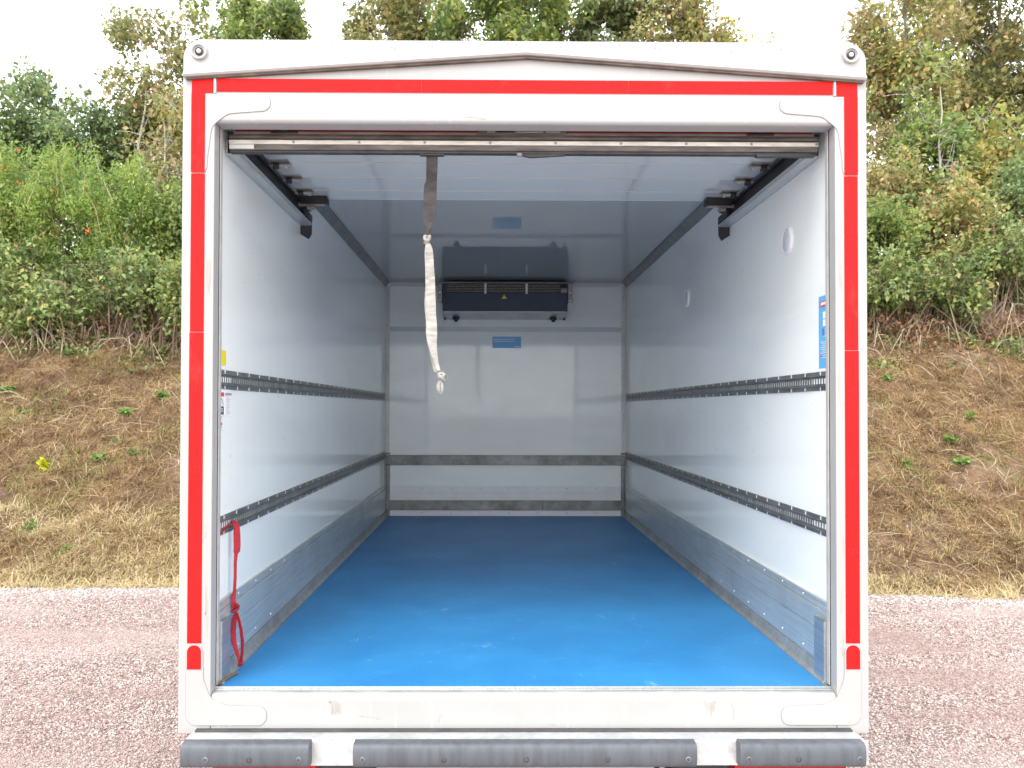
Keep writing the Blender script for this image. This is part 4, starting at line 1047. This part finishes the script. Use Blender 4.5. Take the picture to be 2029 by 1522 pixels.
v, fcs = two(9000, 9000, (.3, 5.6), .18, .50, (-.05, .22), .0030); big_mesh('dry_stalks', v, 3, fcs, G['stalk'], None, kind='stuff')
def tufts(rng, n, xr, dr_, k, m_l):
    X_ = rng.uniform(*xr, n); D_ = rng.uniform(*dr_, n)
    out_v, out_f, o_ = [], [], 0
    for a, d in zip(X_, D_):
        kk = int(k*rng.uniform(.5, 1.5)); r_ = rng.uniform(.04, .13); th = rng.uniform(0, 2*np.pi, kk); el = rng.uniform(.1, 1.2, kk)
        l = m_l*rng.uniform(.5, 1.4)*rng.uniform(.6, 1.2, kk); z = bank_z(a, toe(a)+d)
        p = np.stack([a+np.cos(th)*r_*rng.random(kk), toe(a)+d+np.sin(th)*r_*.6*rng.random(kk), np.full(kk, z)], 1); p[:, 2] += .6*(p[:, 1]-toe(a)-d)
        dd = np.stack([np.cos(th)*np.cos(el), np.sin(th)*np.cos(el)-.15, np.sin(el)], 1)
        side = np.stack([-np.sin(th), np.cos(th), np.zeros(kk)], 1)*.0032; side[:, 0] += .001
        mid = p+dd*(l*.6)[:, None]; tip = mid+(dd*np.array([1.2, 1.2, .2])+np.array([0, -.1, -.25]))*(l*.5)[:, None]
        v = np.stack([p-side, p+side, mid+side*.8, mid-side*.8, tip], 1); i = np.arange(kk)[:, None]*5
        f_ = np.stack([np.concatenate([i, i+1, i+2], 1), np.concatenate([i, i+2, i+3], 1), np.concatenate([i+3, i+2, i+4], 1)], 1).reshape(-1, 3)
        out_v.append(v.reshape(-1, 3)); out_f.append(f_+o_); o_ += kk*5
    return np.concatenate(out_v), np.concatenate(out_f)
v, fcs = tufts(rng, 4200, (-12, 12.5), (.1, 5.5), 26, .15); big_mesh('dry_tussocks', v, 3, fcs, G['straw'], None, kind='stuff')
v, fcs = tufts(rng, 350, (-12, 12.5), (.05, 1.0), 46, .24); big_mesh('pale_tussocks', v, 3, fcs, G['pale'], None, kind='stuff')
v, fcs = two(7000, 7000, (-.08, 1.15), .05, .20, (-.1, .95), .0030, seedmask=5, thr=-.10); big_mesh('pale_hay', v, 3, fcs, G['pale'], None, kind='stuff')
v, fcs = two(6000, 4000, (-.12, .25), .04, .16, (-.2, .4), .0030); big_mesh('fringe_hay', v, 3, fcs, G['pale'], None, kind='stuff')
v, fcs = two(7000, 4000, (1.0, 5.4), .05, .14, (.3, 1.2), .0035, seedmask=14, thr=.12); big_mesh('green_grass', v, 3, fcs, G['grass'], None, kind='stuff')

# single green weeds on the bank
def weed(x, y, w, h, leafmat, label, seed, name='weed', n=26, size=.05):
    rg = np.random.default_rng(seed); z0 = gz(x, y); o = empty(name, (x, y, z0), label, 'weed', 'green weeds dotted over the dry bank')
    cen = np.array([(x+rg.normal(0, w*.3), y+rg.normal(0, w*.2), z0+h*rg.uniform(.3, 1)) for _ in range(6)])
    v, fcs = leaf_cloud(rg, cen, n//3, w*.12, size, .1, .7); big_mesh('leaves', v, 2, fcs, G[leafmat], o)
    g = MB()
    for q in cen: g.tube([(x, y, z0), ((x+q[0])/2, (y+q[1])/2, z0+h*.45), tuple(q)], [.004, .003, .002], M['stem'], 4)
    g.build('stem', o)
weed(-6.10, 8.46, .12, .20, 'lime', 'lime yellow seedling standing alone on the left bank', 1, 'seedling', 40, .07)
for i, (x, y, w, lf, lb) in enumerate((
        (-7.55, 10.05, .22, 'weed', 'green weed at the left picture edge high on the bank'),
        (-5.58, 9.70, .16, 'weed', 'small green weed below the bare soil patch on left bank'),
        (-5.13, 9.98, .20, 'weed', 'green weed tuft beside the left frame post, high on bank'),
        (-5.42, 9.08, .18, 'blue', 'bluish green weed in the middle of the left bank'),
        (-5.46, 8.70, .20, 'weed', 'low green weed right of the lime seedling'),
        (-5.00, 8.72, .18, 'dark', 'dark green weed nearest the left post at mid height'),
        (-5.74, 7.50, .20, 'weed', 'green tuft low on the left bank near the picture edge'),
        (-5.18, 7.20, .20, 'weed', 'lowest green tuft near the foot of left bank'),
        (5.90, 9.95, .16, 'weed', 'small green weed beside the right frame post, high on bank'),
        (6.10, 8.56, .18, 'weed', 'green weed upper middle of the right bank'),
        (5.28, 8.08, .18, 'weed', 'green weed beside the right post at mid height'),
        (6.60, 8.90, .14, 'weed', 'tiny green weed towards the right picture edge'),
        (6.05, 8.14, .22, 'weed', 'widest green weed in the middle of the right bank'))):
    weed(x, y, w*.8, .09, lf, lb, 60+i, 'weed', 42, .06)

# gravel chips
def chips(rng, n, xy, smin, smax, m, name, dens=None):
    t_ = np.array([[1, 0, 0], [-1, 0, 0], [0, 1, 0], [0, -1, 0], [0, 0, 1], [0, 0, -1]], float)
    fc = np.array([[0, 2, 4], [2, 1, 4], [1, 3, 4], [3, 0, 4], [2, 0, 5], [1, 2, 5], [3, 1, 5], [0, 3, 5]])
    p = xy; n = len(p)
    s = rng.uniform(smin, smax, n)[:, None, None]*(rng.random((n, 1, 1))*.6+.7)
    v = t_[None]*(1+rng.normal(0, .28, (n, 6, 3)))+rng.normal(0, .18, (n, 6, 3))
    v *= np.stack([np.ones(n), rng.uniform(.6, 1, n), rng.uniform(.35, .75, n)], 1)[:, None, :]
    a = rng.uniform(0, 2*np.pi, n); c_, s_ = np.cos(a)[:, None], np.sin(a)[:, None]
    vx = v[:, :, 0]*c_-v[:, :, 1]*s_; vy = v[:, :, 0]*s_+v[:, :, 1]*c_
    v = np.stack([vx, vy, v[:, :, 2]+vx*rng.normal(0, .25, (n, 1))], 2)*s
    v[:, :, 0] += p[:, 0, None]; v[:, :, 1] += p[:, 1, None]; v[:, :, 2] += (p[:, 2] if p.shape[1] > 2 else np.zeros(n))[:, None]+s[:, :, 0]*.25
    fa = (fc[None]+np.arange(n)[:, None, None]*6).reshape(-1, 3)
    big_mesh(name, v.reshape(-1, 3), 8, fa, m, None, kind='stuff')
def patch(rng, n):
    out = []
    for s in (-1, 1):
        y = 1.6+5.2*rng.random(n)**1.25; x = s*(1.15+rng.random(n)*(1.9+.62*(y-1.6))*rng.uniform(.72, 1.32, n))
        out.append(np.stack([x, y], 1))
    q = int(n*.75)                                       # thinning out over the rest of the lot
    out.append(np.stack([rng.normal(0, 3.9, q), rng.uniform(-2.5, 6.8, q)], 1))
    p = np.concatenate(out); return p[p[:, 1] < 6.66-.045*p[:, 0]-.01*p[:, 0]**2+.05]
chips(rng, 0, patch(rng, 105000), .0045, .0095, G['stone'], 'gravel_chips')
p = []
for s, (a, b) in ((-1, (-6.6, -2.6)), (1, (3.0, 6.6))):
    x = rng.uniform(a, b, 4200); y = 6.66-.045*x-.01*x*x-np.abs(rng.normal(.02, .24, 4200))+.0; p.append(np.stack([x, y], 1))
chips(rng, 0, np.concatenate(p), .007, .019, G['whitestone'], 'pale_edge_stones')
